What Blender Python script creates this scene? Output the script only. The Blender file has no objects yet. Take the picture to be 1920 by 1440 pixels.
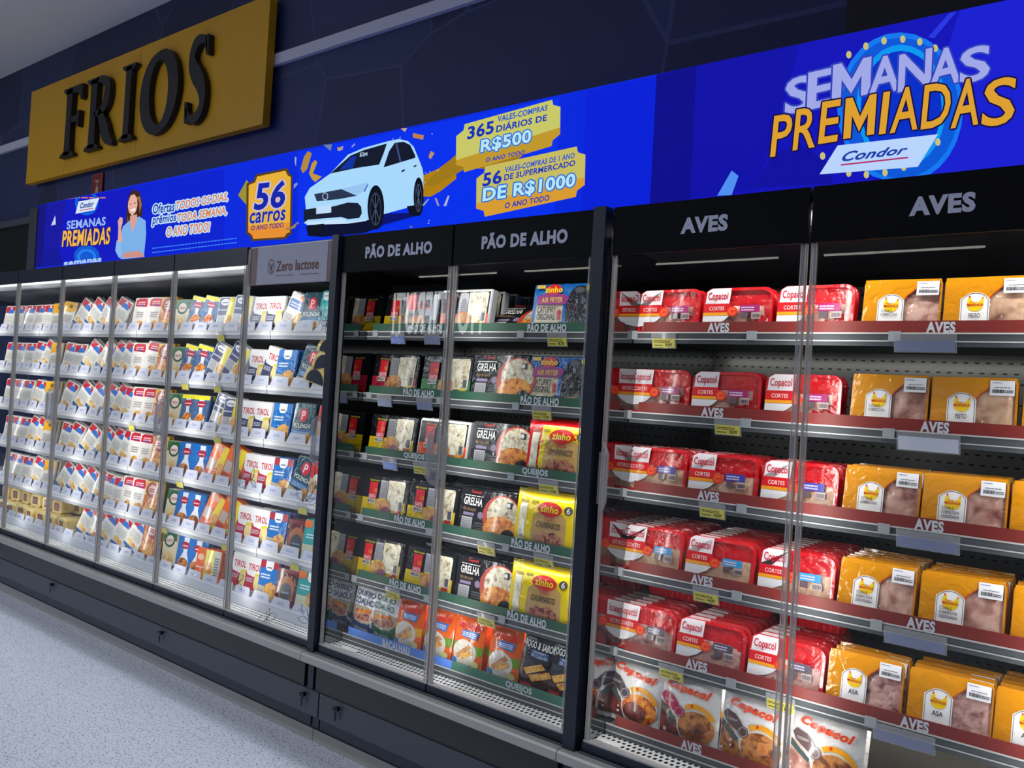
import bpy, bmesh, math, random, re
from mathutils import Vector, Matrix
random.seed(7)
SC = bpy.context.scene
COL = SC.collection
# ------------------------------------------------------------------ camera
CAM = Vector((0.0, -2.26, 1.6))
YAW, PITCH, ROLL, FPX = math.radians(38.0726), math.radians(.5695), math.radians(3.4434), 1552.48
fw = Vector((-math.sin(YAW)*math.cos(PITCH), math.cos(YAW)*math.cos(PITCH), math.sin(PITCH)))
rt = Vector((math.cos(YAW), math.sin(YAW), 0)); up = rt.cross(fw)
cr, sr = math.cos(ROLL), math.sin(ROLL)
rt, up = cr*rt + sr*up, -sr*rt + cr*up
cam = bpy.data.cameras.new('camera'); camo = bpy.data.objects.new('camera', cam); COL.objects.link(camo)
cam.sensor_width = 36; cam.lens = 36*FPX/1920; cam.clip_start = .05; cam.clip_end = 60
m = Matrix((rt, up, -fw)).transposed().to_4x4(); m.translation = CAM
camo.matrix_world = m; SC.camera = camo
# ------------------------------------------------------------------ exposure, world
SC.view_settings.view_transform = 'Standard'; SC.view_settings.look = 'None'
SC.view_settings.exposure = 0.0; SC.view_settings.gamma = 1.0
SC.view_settings.use_curve_mapping = False
w = bpy.data.worlds.new('world'); SC.world = w; w.use_nodes = True
w.node_tree.nodes['Background'].inputs[0].default_value = (.5, .6, .9, 1)
w.node_tree.nodes['Background'].inputs[1].default_value = 0.05
try:
    SC.cycles.transparent_max_bounces = 24; SC.cycles.max_bounces = 8
    SC.cycles.glossy_bounces = 4; SC.cycles.caustics_reflective = False; SC.cycles.caustics_refractive = False
    SC.cycles.sample_clamp_indirect = 4
except Exception: pass
# ------------------------------------------------------------------ lights
def area(name, loc, sx, sy, power, col, rot=(0, 0, 0), spread=180):
    l = bpy.data.lights.new(name, 'AREA'); l.shape = 'RECTANGLE'; l.size = sx; l.size_y = sy
    l.energy = power; l.color = col; l.spread = math.radians(spread)
    o = bpy.data.objects.new(name, l); o.location = loc; o.rotation_euler = rot; COL.objects.link(o); return o
FLZ = .09            # floor level
COOL = (.84, .90, 1.0); WARM = (1.0, .93, .80); NEUT = (1.0, .97, .93)
area('aisle_ceiling_light', (-2.4, -2.5, 4.25), 9.0, .5, 76, COOL, spread=118)
area('fascia_downlight', (-3.4, .12, 4.25), 9.0, .06, 20, COOL, spread=52)
area('hall_ceiling_light', (-9.5, -6.0, 4.3), 6.0, 3.0, 300, COOL)
# light strips under canopies and shelves, plus added fill lights inside the cases
for i, (x, p) in enumerate([(-6.551, 1.5), (-5.911, 1.5), (-5.271, 1.5), (-4.629, 1.5), (-4.001, 1.5), (-3.366, 1.5), (-2.80, 1.0), (-2.62, .8), (-2.072, 1.5), (-1.50, .7), (-1.33, 1.0), (-.768, 2.2), (-.143, 2.6), (.40, 1.5)]):
    area('mullion_fill', (x, .018, 1.30), .012, 1.50, p, NEUT, (math.radians(90), 0, 0), 172)  # added fill behind the door joints, unseen, brightens the fronts of the goods
area('cheese_case_canopy_light', (-4.95, .06, 2.165), 4.3, .03, 4.5, NEUT, (math.radians(28), 0, 0), 150)
area('bread_case_canopy_light', (-2.07, .06, 2.165), 1.15, .03, 1.8, NEUT, (math.radians(28), 0, 0), 150)
area('poultry_case_canopy_light', (-.4, .06, 2.165), 1.9, .03, 6, NEUT, (math.radians(28), 0, 0), 150)
for zz in (1.56, 1.302, 1.041, .779, .542):
    area('cheese_shelf_light', (-4.95, .16, zz+.205), 4.3, .02, .95, NEUT, (math.radians(10), 0, 0), 170)
for zz in (1.302, 1.041, .779):
    area('poultry_shelf_fill', (-.4, .16, zz+.205), 1.9, .02, 1.0, NEUT, (math.radians(5), 0, 0), 160)  # added fill for the trays, these shelves carry no strips of their own
    area('bread_shelf_fill', (-2.07, .16, zz+.205), 1.15, .02, .5, NEUT, (math.radians(5), 0, 0), 160)  # added fill for the bread packs, no real strip under these shelves
for x0, sx, p in ((-.4, 1.9, .55), (-2.07, 1.15, .3)):
    area('top_shelf_rear_light', (x0, .70, 1.775), sx, .02, p, WARM, (math.radians(40), 0, 0), 150)
    area('lower_deck_light', (x0, .20, .745), sx, .02, p*3, NEUT, (math.radians(0), 0, 0), 160)
area('lower_deck_rear_light', (-.2, .62, .755), 1.4, .02, .55, WARM, (math.radians(35), 0, 0), 160)
# ------------------------------------------------------------------ helpers
def ray(px, py): return fw*FPX + rt*(px-960) - up*(py-720)
def at(px, py, y):
    d = ray(px, py); return CAM + d*((y-CAM.y)/d.y)
def prj(p):
    v = Vector(p)-CAM; z = v.dot(fw); return 960+FPX*v.dot(rt)/z
def xat(px, y, z):           # x of the point of a shelf line (y, z) that is seen at column px
    a, b = -9.0, 2.0
    for _ in range(40):
        c = (a+b)/2
        if prj((c, y, z)) < px: a = c
        else: b = c
    return a
def lin(c):
    c = c/255; return c/12.92 if c < .04045 else ((c+.055)/1.055)**2.4
def hexc(h): return (lin(int(h[0:2], 16)), lin(int(h[2:4], 16)), lin(int(h[4:6], 16)), 1)
MATS = {}
def newmat(name):
    m = bpy.data.materials.new(name); m.use_nodes = True; nt = m.node_tree
    return m, nt, nt.nodes['Principled BSDF'], nt.links.new
def bumpy(nt, b, L, scale, strength, dist=.003, detail=2, stretch=None):
    tc = nt.nodes.new('ShaderNodeTexCoord'); n = nt.nodes.new('ShaderNodeTexNoise'); bp = nt.nodes.new('ShaderNodeBump')
    oi = nt.nodes.new('ShaderNodeObjectInfo'); n.noise_dimensions = '4D'; mu = nt.nodes.new('ShaderNodeMath'); mu.operation = 'MULTIPLY'; mu.inputs[1].default_value = 30
    L(oi.outputs['Random'], mu.inputs[0]); L(mu.outputs[0], n.inputs['W'])
    n.inputs['Scale'].default_value = scale; n.inputs['Detail'].default_value = detail; n.inputs['Distortion'].default_value = 1.2
    bp.inputs['Strength'].default_value = strength; bp.inputs['Distance'].default_value = dist
    L(tc.outputs['Object'], n.inputs['Vector']); L(n.outputs['Fac'], bp.inputs['Height']); L(bp.outputs['Normal'], b.inputs['Normal'])
    return n
def K(key):
    """material from a short key: rrggbb print, ~rrggbb wrinkled film, =rrggbb matt paint, !rrggbb lit screen, or a named one"""
    if key in MATS: return MATS[key]
    h = key.lstrip('~=!'); m, nt, b, L = newmat('surface_'+h)
    if key[0] == '!':
        b.inputs['Base Color'].default_value = (0, 0, 0, 1); b.inputs['Emission Color'].default_value = hexc(h)
        b.inputs['Emission Strength'].default_value = 1; b.inputs['Roughness'].default_value = .7; b.inputs['Specular IOR Level'].default_value = .08
    else:
        b.inputs['Base Color'].default_value = hexc(h)
        if key[0] == '=': b.inputs['Roughness'].default_value = .5
        else:
            film = key[0] == '~'
            b.inputs['Roughness'].default_value = .16 if film else .30
            b.inputs['Coat Weight'].default_value = .5; b.inputs['Coat Roughness'].default_value = .08
            bumpy(nt, b, L, 24 if film else 15, .75 if film else .22, .005 if not film else .007)
    MATS[key] = m; return m
def noisemat(key, cols, scale, rough=.35, bump=.5, detail=4, dist=.6):
    m, nt, b, L = newmat(key); n = bumpy(nt, b, L, scale, bump, .004, detail)
    n.inputs['Distortion'].default_value = dist
    r = nt.nodes.new('ShaderNodeValToRGB'); e = r.color_ramp.elements
    e[0].position = .32; e[0].color = hexc(cols[0]); e[1].position = .68; e[1].color = hexc(cols[-1])
    for i, c in enumerate(cols[1:-1]):
        q = e.new(.32+.36*(i+1)/(len(cols)-1)); q.color = hexc(c)
    L(n.outputs['Fac'], r.inputs['Fac']); L(r.outputs['Color'], b.inputs['Base Color'])
    b.inputs['Roughness'].default_value = rough; b.inputs['Coat Weight'].default_value = .4; b.inputs['Coat Roughness'].default_value = .1
    MATS[key] = m; return m
noisemat('rawmeat', ('804840', 'b07c70', 'd0a494', 'dcb8a8'), 22)
noisemat('palemeat', ('946450', 'c89c80', 'dcb898', 'b88c74'), 16)
noisemat('wingmeat', ('70403c', 'b08078', 'd4a8a0', 'bc9088'), 34)
noisemat('grilled', ('7c2c08', 'c85c10', 'f09820', 'e8b040'), 55)
noisemat('roast', ('3c180c', '8c4c24', 'd08c48', 'c06c28'), 34)
noisemat('stew', ('2c0c08', '5c2018', '8c4030', '402018'), 40)
noisemat('dough', ('a09070', 'e0d8b8', 'f0ead2', 'f4f0de'), 34)
noisemat('lumps', ('807050', 'dcd0b0', 'f2ecd8'), 60)
noisemat('bread', ('8c5020', 'c88c50', 'e0b078'), 40)
noisemat('churr', ('4c0c10', '8c3828', 'c88868', 'a05838'), 60)
noisemat('cheese', ('d8b050', 'ecd488', 'f2e2a8'), 14, .4, .3)
noisemat('slicecheese', ('c89c50', 'e4c078', 'ecd8a8'), 30)
noisemat('toast', ('a04810', 'e09830', 'f0c060', 'c04c20'), 45)
noisemat('shelfdirt', ('808084', '9a9a9e', 'a8a8ac'), 9, .35, .02)
def metal(key, c, rough, met=1.0, bump=0):
    m, nt, b, L = newmat(key); b.inputs['Base Color'].default_value = hexc(c); b.inputs['Metallic'].default_value = met
    b.inputs['Roughness'].default_value = rough
    if bump: bumpy(nt, b, L, 8, bump, .01)
    MATS[key] = m
metal('steel', 'a0a2a4', .32); metal('darksteel', '565a5e', .6, .0); MATS['darksteel'].node_tree.nodes['Principled BSDF'].inputs['Specular IOR Level'].default_value = .2; metal('mirror', '8a8c90', .03); metal('decksteel', '8c8a84', .4, .3); metal('bumper', 'a4a3a0', .42, .3, .05)
metal('aluminium', 'd0cecc', .5, .3); metal('navy', '1c2434', .4, .2); metal('panel', '3a3f4a', .42, .1); metal('blackpanel', '14151a', .35, .0)
metal('white_enamel', 'e4e6ea', .3, 0); metal('black', '07080b', .3, 0); metal('header', '04050c', .55, 0); metal('key', '0c0c0e', .35, .5); MATS['header'].node_tree.nodes['Principled BSDF'].inputs['Specular IOR Level'].default_value = .12
def clearmat(key, tint, boost, rough=.0, alpha=0.0, bump=0):
    m = bpy.data.materials.new(key); m.use_nodes = True; nt = m.node_tree; L = nt.links.new; nt.nodes.clear()
    o = nt.nodes.new('ShaderNodeOutputMaterial'); mx = nt.nodes.new('ShaderNodeMixShader'); t = nt.nodes.new('ShaderNodeBsdfTransparent')
    g = nt.nodes.new('ShaderNodeBsdfGlossy'); f = nt.nodes.new('ShaderNodeFresnel'); f.inputs['IOR'].default_value = 1.5
    t.inputs[0].default_value = tint; g.inputs['Roughness'].default_value = rough
    a = nt.nodes.new('ShaderNodeMath'); a.operation = 'MULTIPLY_ADD'; a.inputs[1].default_value = boost; a.inputs[2].default_value = alpha
    ge = nt.nodes.new('ShaderNodeNewGeometry'); iv = nt.nodes.new('ShaderNodeMath'); iv.operation = 'SUBTRACT'; iv.inputs[0].default_value = 1; L(ge.outputs['Backfacing'], iv.inputs[1])
    am = nt.nodes.new('ShaderNodeMath'); am.operation = 'MULTIPLY'; L(a.outputs[0], am.inputs[0]); L(iv.outputs[0], am.inputs[1])
    L(f.outputs[0], a.inputs[0]); L(am.outputs[0], mx.inputs[0]); L(t.outputs[0], mx.inputs[1]); L(g.outputs[0], mx.inputs[2]); L(mx.outputs[0], o.inputs[0])
    if bump:
        tc = nt.nodes.new('ShaderNodeTexCoord'); n = nt.nodes.new('ShaderNodeTexNoise'); bp = nt.nodes.new('ShaderNodeBump')
        oi = nt.nodes.new('ShaderNodeObjectInfo'); n.noise_dimensions = '4D'; mu = nt.nodes.new('ShaderNodeMath'); mu.operation = 'MULTIPLY'; mu.inputs[1].default_value = 30
        L(oi.outputs['Random'], mu.inputs[0]); L(mu.outputs[0], n.inputs['W'])
        n.inputs['Scale'].default_value = 17; n.inputs['Distortion'].default_value = 2.6; bp.inputs['Strength'].default_value = bump; bp.inputs['Distance'].default_value = .02
        L(tc.outputs['Object'], n.inputs['Vector']); L(n.outputs[0], bp.inputs['Height']); L(bp.outputs[0], g.inputs['Normal'])
    MATS[key] = m
clearmat('glass', (.97, .98, .98, 1), .9)
def milky(key, fac, c, rough=.2):
    m = bpy.data.materials.new(key); m.use_nodes = True; nt = m.node_tree; b = nt.nodes['Principled BSDF']; o = nt.nodes['Material Output']
    b.inputs['Base Color'].default_value = hexc(c); b.inputs['Roughness'].default_value = rough; b.inputs['Coat Weight'].default_value = .6
    t = nt.nodes.new('ShaderNodeBsdfTransparent'); x = nt.nodes.new('ShaderNodeMixShader'); x.inputs[0].default_value = fac
    nt.links.new(t.outputs[0], x.inputs[1]); nt.links.new(b.outputs[0], x.inputs[2]); nt.links.new(x.outputs[0], o.inputs[0]); MATS[key] = m
milky('acrylic', .28, 'c8c8cc'); milky('edge', .75, 'c4c0ba')
clearmat('cling', (.98, .98, .98, 1), .75, .04, .0, 1.0)
def tag(o, label=None, cat=None, group=None, kind=None):
    if label: o['label'] = label
    if cat: o['category'] = cat
    if group: o['group'] = group
    if kind: o['kind'] = kind
    return o
def empty(name, loc=(0, 0, 0)):
    o = bpy.data.objects.new(name, None); o.location = loc; o.empty_display_size = .05; COL.objects.link(o); return o
class MB:
    """collects solids, each with its material, and links them as one mesh object"""
    def __init__(s): s.v, s.f, s.m, s.mats = [], [], [], []
    def mi(s, k):
        if k not in s.mats: s.mats.append(k)
        return s.mats.index(k)
    def add(s, vs, fs, k):
        n = len(s.v); i = s.mi(k); s.v += [tuple(v) for v in vs]
        for f in fs: s.f.append([n+a for a in f]); s.m.append(i)
        return s
    def box(s, x0, x1, y0, y1, z0, z1, k):
        vs = [(x, y, z) for x in (x0, x1) for y in (y0, y1) for z in (z0, z1)]
        return s.add(vs, [(0, 1, 3, 2), (4, 6, 7, 5), (0, 4, 5, 1), (2, 3, 7, 6), (0, 2, 6, 4), (1, 5, 7, 3)], k)
    def prism(s, pts, y0, y1, k, ykey=None):        # outline in x,z pushed from y0 to y1
        n = len(pts); vs = [(x, y0, z) for x, z in pts]+[(x, y1, z) for x, z in pts]
        fs = [list(range(n)), list(range(2*n-1, n-1, -1))]+[(i, (i+1) % n, n+(i+1) % n, n+i) for i in range(n)]
        return s.add(vs, fs, k)
    def xprism(s, pts, x0, x1, k):                  # outline in y,z pushed along x
        n = len(pts); vs = [(x0, y, z) for y, z in pts]+[(x1, y, z) for y, z in pts]
        fs = [list(range(n)), list(range(2*n-1, n-1, -1))]+[(i, (i+1) % n, n+(i+1) % n, n+i) for i in range(n)]
        return s.add(vs, fs, k)
    def tube(s, pts, r, k, n=8, closed=False):
        P = [Vector(p) for p in pts]; vs = []; N = len(P)
        for i, p in enumerate(P):
            d = (P[(i+1) % N]-P[i-1]) if closed else (P[min(i+1, N-1)]-P[max(i-1, 0)]); d.normalize()
            a = d.orthogonal().normalized() if abs(d.y) > .9 else d.cross(Vector((0, 1, 0))).normalized(); b = d.cross(a)
            for j in range(n):
                t = 2*math.pi*j/n; vs.append(p+(a*math.cos(t)+b*math.sin(t))*r)
        fs = [(i*n+j, i*n+(j+1) % n, ((i+1) % N)*n+(j+1) % n, ((i+1) % N)*n+j) for i in range(N if closed else N-1) for j in range(n)]
        if not closed: fs += [list(range(n)), list(range((N-1)*n, N*n))]
        return s.add(vs, fs, k)
    def mesh(s, name, smooth=False):
        me = bpy.data.meshes.new(name); me.from_pydata(s.v, [], s.f)
        for k in s.mats: me.materials.append(K(k))
        me.polygons.foreach_set('material_index', s.m)
        if smooth: me.polygons.foreach_set('use_smooth', [True]*len(s.f))
        bm = bmesh.new(); bm.from_mesh(me); bmesh.ops.recalc_face_normals(bm, faces=bm.faces); bm.to_mesh(me); bm.free()
        me.update(); return me
    def build(s, name, parent=None, loc=None, smooth=False):
        o = bpy.data.objects.new(name, s.mesh(name, smooth)); COL.objects.link(o)
        if parent: o.parent = parent
        if loc: o.location = loc
        return o
# ---- lettering turned into flat geometry
TXT = {}
def text_geo(body, bold=0.0, shear=0.0):
    key = (body, bold, shear)
    if key in TXT: return TXT[key]
    if body == 'M':
        r = ([(0, 0), (.24, 0), (.24, .55), (.5, .12), (.76, .55), (.76, 0), (1, 0), (1, 1), (.78, 1), (.5, .50), (.22, 1), (0, 1)], [list(range(12))]); TXT[key] = r; return r
    cu = bpy.data.curves.new('t', 'FONT'); cu.body = body; cu.offset = bold; cu.shear = shear; cu.resolution_u = 3
    cu.dimensions = '2D'; cu.fill_mode = 'FRONT'; cu.space_character = 1.0+bold*2
    o = bpy.data.objects.new('t', cu); COL.objects.link(o)
    me = bpy.data.meshes.new_from_object(o.evaluated_get(bpy.context.evaluated_depsgraph_get()))
    vs = [(v.co.x, v.co.y) for v in me.vertices]; fs = [list(p.vertices) for p in me.polygons]
    bpy.data.objects.remove(o); bpy.data.curves.remove(cu); bpy.data.meshes.remove(me)
    b = bold
    x0 = min(v[0] for v in vs)+b; x1 = max(v[0] for v in vs)-b; y0 = min(v[1] for v in vs)+b; y1 = max(v[1] for v in vs)-b
    r = ([((x-x0)/(x1-x0), (y-y0)/(y1-y0)) for x, y in vs], fs); TXT[key] = r; return r
class Art:
    """flat print: a stack of shapes in 0..1 coordinates"""
    def __init__(s, prims=()):
        s.it = []
        for p in prims: s.put(p)
    def put(s, p):
        k = p[0]
        if k == 'r': x0, y0, x1, y1, c = p[1:]; s.it.append(([(x0, y0), (x1, y0), (x1, y1), (x0, y1)], [(0, 1, 2, 3)], c))
        elif k == 'p': s.it.append((list(p[1]), [list(range(len(p[1])))], p[2]))
        elif k == 'e':
            cx, cy, rx, ry, c = p[1:6]; a0, a1 = (p[6:8] if len(p) > 7 else (0, 360)); n = 24
            pts = [(cx+rx*math.cos(math.radians(a0+(a1-a0)*i/n)), cy+ry*math.sin(math.radians(a0+(a1-a0)*i/n))) for i in range(n+(a1-a0 < 360))]
            s.it.append((pts, [list(range(len(pts)))], c))
        elif k == 'ring':
            cx, cy, rx, ry, t, c = p[1:7]; a0, a1 = (p[7:9] if len(p) > 8 else (0, 360)); n = 28; pts = []
            for i in range(n+1):
                a = math.radians(a0+(a1-a0)*i/n)
                pts += [(cx+rx*math.cos(a), cy+ry*math.sin(a)), (cx+rx*t*math.cos(a), cy+ry*t*math.sin(a))]
            s.it.append((pts, [(2*i, 2*i+2, 2*i+3, 2*i+1) for i in range(n)], c))
        elif k == 't':
            body, x0, y0, x1, y1, c = p[1:7]; bold = .5*(p[7] if len(p) > 7 else .025); sh = p[8] if len(p) > 8 else 0
            vs, fs = text_geo(body, bold, sh); s.it.append(([(x0+(x1-x0)*u, y0+(y1-y0)*v) for u, v in vs], fs, c))
        elif k == 'tq':          # lettering laid on four corners: lower left, lower right, upper right, upper left
            body, q, c = p[1:4]; bold = p[4] if len(p) > 4 else .025; sh = p[5] if len(p) > 5 else 0
            vs, fs = text_geo(body, bold, sh); A, B, C_, D = q
            s.it.append(([tuple((A[i]*(1-u)+B[i]*u)*(1-v)+(D[i]*(1-u)+C_[i]*u)*v for i in (0, 1)) for u, v in vs], fs, c))
        elif k == 'l':           # rows of small print
            x0, y0, x1, y1, n, c = p[1:7]; rr = random.Random(int(1000*(x0+y0*3))+n); vs = []; fs = []
            for i in range(n):
                yb = y0+(y1-y0)*i/n; yt = yb+(y1-y0)/n*.55; x = x0
                while x < x1-.01*(x1-x0):
                    e = min(x1, x+(x1-x0)*rr.uniform(.08, .3)); a = len(vs); vs += [(x, yb), (e, yb), (e, yt), (x, yt)]; fs.append((a, a+1, a+2, a+3)); x = e+(x1-x0)*.03
            s.it.append((vs, fs, c))
        elif k == 'bar':
            x0, y0, x1, y1, c = p[1:6]; rr = random.Random(5); x = x0; vs = []; fs = []
            while x < x1:
                e = x+(x1-x0)*rr.uniform(.015, .05); a = len(vs); vs += [(x, y0), (e, y0), (e, y1), (x, y1)]; fs.append((a, a+1, a+2, a+3)); x = e+(x1-x0)*rr.uniform(.015, .04)
            s.it.append((vs, fs, c))
        return s
    def into(s, mb, w, h, y0=0, gap=.0003, fy=None, cuts=0, x0=None, z0=0):
        x0 = -w/2 if x0 is None else x0
        for i, (vs, fs, c) in enumerate(s.it):
            if fy and cuts:
                bm = bmesh.new(); bv = [bm.verts.new((u, v, 0)) for u, v in vs]
                for f in fs:
                    try: bm.faces.new([bv[a] for a in f])
                    except ValueError: pass
                for q in range(1, cuts):
                    for no in ((1, 0, 0), (0, 1, 0)):
                        bmesh.ops.bisect_plane(bm, geom=bm.verts[:]+bm.edges[:]+bm.faces[:], plane_co=(q/cuts, q/cuts, 0), plane_no=no)
                bmesh.ops.triangulate(bm, faces=bm.faces[:])
                bm.verts.index_update(); vs = [(v.co.x, v.co.y) for v in bm.verts]; fs = [[v.index for v in f.verts] for f in bm.faces]; bm.free()
            yy = y0-gap*(i+1)
            mb.add([(x0+u*w, yy+(fy(u, v) if fy else 0), z0+v*h) for u, v in vs], fs, c)
        return mb
def rrect(x0, z0, x1, z1, r, n=4, corners=(1, 1, 1, 1)):
    out = []
    for (cx, cz, a0, on) in ((x1-r, z0+r, -90, corners[0]), (x1-r, z1-r, 0, corners[1]), (x0+r, z1-r, 90, corners[2]), (x0+r, z0+r, 180, corners[3])):
        if not on: out.append((x1 if cx > (x0+x1)/2 else x0, z1 if cz > (z0+z1)/2 else z0)); continue
        for i in range(n+1):
            a = math.radians(a0+90*i/n); out.append((cx+r*math.cos(a), cz+r*math.sin(a)))
    return out
# ------------------------------------------------------------------ bodies of products (front face at y=0, foot at z=0)
def card(mb, w, h, d, k, r=.008):
    fr = rrect(-w/2, 0, w/2, h, r, 3); inn = rrect(-w/2+.004, .004, w/2-.004, h-.004, r*.8, 3); n = len(fr)
    vs = [(x, .0, z) for x, z in inn]+[(x, .006, z) for x, z in fr]+[(x, d-.006, z) for x, z in fr]+[(x, d, z) for x, z in inn]
    fs = [list(range(n)), list(range(4*n-1, 3*n-1, -1))]
    for q in range(3): fs += [(q*n+i, q*n+(i+1) % n, (q+1)*n+(i+1) % n, (q+1)*n+i) for i in range(n)]
    mb.add(vs, fs, k)
def tray(mb, w, h, d, k, r=.03, rim=.010, lipk=None):
    """rounded tray on edge: rolled rim at the front, ribbed walls narrowing to the flat bottom at the back"""
    rings = []
    def ring(inset, y, rr): rings.append([(x, y, z) for x, z in rrect(-w/2+inset, inset, w/2-inset, h-inset, max(rr, .004), 5)])
    ring(0, .004, r); ring(.0015, 0, r); ring(rim, 0, r*.8); ring(rim+.002, .010, r*.75)
    n = len(rings[0]); vs = [p for g in rings for p in g]
    mb.add(vs, [(q*n+i, q*n+(i+1) % n, (q+1)*n+(i+1) % n, (q+1)*n+i) for q in range(3) for i in range(n)]+[[3*n+i for i in range(n)]], lipk or k)
    rings = []; ring(0, .004, r); ring(.004, .009, r); ring(.016, d, r*.8); vs = [p for g in rings for p in g]
    mb.add(vs, [(q*n+i, q*n+(i+1) % n, (q+1)*n+(i+1) % n, (q+1)*n+i) for q in range(2) for i in range(n)]+[[2*n+i for i in range(n)]], k)
    for i in range(9):     # ribs along the top and bottom walls
        x = -w/2+.03+(w-.06)*i/8
        mb.box(x-.003, x+.003, .012, d-.006, h-.0145, h-.006, k); mb.box(x-.003, x+.003, .012, d-.006, .006, .0145, k)
def lumps(mb, x0, x1, z0, z1, y, amp, k, seed, n=14, full=True):
    rr = random.Random(seed); bl = [(rr.uniform(x0, x1), rr.uniform(z0, z1), rr.uniform(.018, .040)) for _ in range(9)]; vs = []; H = []
    for j in range(n+1):
        for i in range(n+1):
            x = x0+(x1-x0)*i/n; z = z0+(z1-z0)*j/n
            hh = max(max(0, 1-((x-a)**2+(z-b)**2)/(c*c))**.5*c for a, b, c in bl); H.append(hh)
            e = min(i, n-i, j, n-j); vs.append((x, y-min(hh/.045, 1)*amp*(min(e, 2)/2), z))
    fs = [(j*(n+1)+i, j*(n+1)+i+1, (j+1)*(n+1)+i+1, (j+1)*(n+1)+i) for j in range(n) for i in range(n)]
    mb.add(vs, [f for f in fs if full or any(H[a] > 0 for a in f)], k)
def pillow(d, seed):
    rr = random.Random(seed); a = [rr.uniform(0, 6.3) for _ in range(6)]
    def fy(u, v):
        p, q = abs(2*u-1), abs(2*v-1)
        b = max(0, 1-p**2.4)**.7*max(0, 1-q**3.2)**.8
        wr = (math.sin(9*u+4*v+a[0])+math.sin(17*v-5*u+a[1])+.7*math.sin(23*u+11*v+a[2]))*.0016*(.3+p*q+.4*b)
        return -d/2*b+wr*min(1, (1-p)*12)*1.0
    return fy
def bag(mb, w, h, d, k, fy, kb=None, n=12, seal=.012):
    for sgn, kk in ((1, k), (-1, kb or k)):
        vs = [(-w/2+w*i/n, (fy(i/n, j/n) if sgn > 0 else -fy(i/n, j/n)+.0012), h*j/n) for j in range(n+1) for i in range(n+1)]
        mb.add(vs, [(j*(n+1)+i, j*(n+1)+i+1, (j+1)*(n+1)+i+1, (j+1)*(n+1)+i) for j in range(n) for i in range(n)], kk)
    for zz in (0, h):     # crimped seals, zigzag edge
        m_ = 16; s_ = 1 if zz else -1; vs = []
        for i in range(m_+1):
            x = -w/2+w*i/m_; vs += [(x, -.0008, zz), (x, .0006, zz+s_*(seal*.8 if i % 2 else seal))]
        mb.add(vs, [(2*i, 2*i+2, 2*i+3, 2*i+1) for i in range(m_)], k)
exec_products = {}
PROD = {}
def product(key, name, cat, desc, w, h, d, body, colour, art=(), parts=(), seed=1, extra=None, **kw):
    """meshes of one kind of product: root mesh (body and print) plus a mesh for each part"""
    mb = MB(); fy = None; cuts = 0; gap = .0003; base = 0
    if body == 'card': card(mb, w, h, d, colour, kw.get('r', .008))
    elif body == 'tray': tray(mb, w, h, d, colour, kw.get('r', .03), kw.get('rim', .010)); base = -.0008
    elif body == 'bag': fy = pillow(d, seed); cuts = 12; gap = .0006; bag(mb, w, h, d, colour, fy, kw.get('back'))
    a = Art(art); a.into(mb, w, h, base, gap, fy, cuts); lay = len(a.it)
    if extra: extra(mb)
    out = [(name, mb.mesh(name, body == 'bag'), None)]
    for pn, pl, prims in parts:
        q = MB()
        if callable(prims): prims(q)
        else:
            a = Art(prims); a.into(q, w, h, base-gap*lay-.0003, gap, fy, cuts); lay += len(a.it)
        out.append((pn, q.mesh(pn, body == 'bag'), pl))
    PROD[key] = dict(meshes=out, cat=cat, desc=desc, w=w, h=h, d=d)
ORD = 'zeroth first second third fourth fifth sixth seventh eighth ninth tenth eleventh twelfth thirteenth fourteenth fifteenth sixteenth seventeenth eighteenth nineteenth twentieth'.split()
def ordn(n): return ORD[n] if n <= 20 else ('thirtieth' if n == 30 else ('twenty-' if n < 30 else 'thirty-')+ORD[n % 10])
def spawn(key, loc, tilt=0, lean=0, rz=0, label='', group='', parts=True, sx=1.0):
    p = PROD[key]; root = None
    for i, (nm, me, pl) in enumerate(p['meshes']):
        if i and not parts: break
        o = bpy.data.objects.new(nm, me); COL.objects.link(o)
        if i: o.parent = root
        else:
            root = o; o.location = loc; o.rotation_euler = (-math.radians(lean), math.radians(tilt), math.radians(rz)); o.scale = (sx, 1, 1)
            tag(o, label, p['cat'], group)
        if i and pl: o['label'] = pl
    return root
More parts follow.
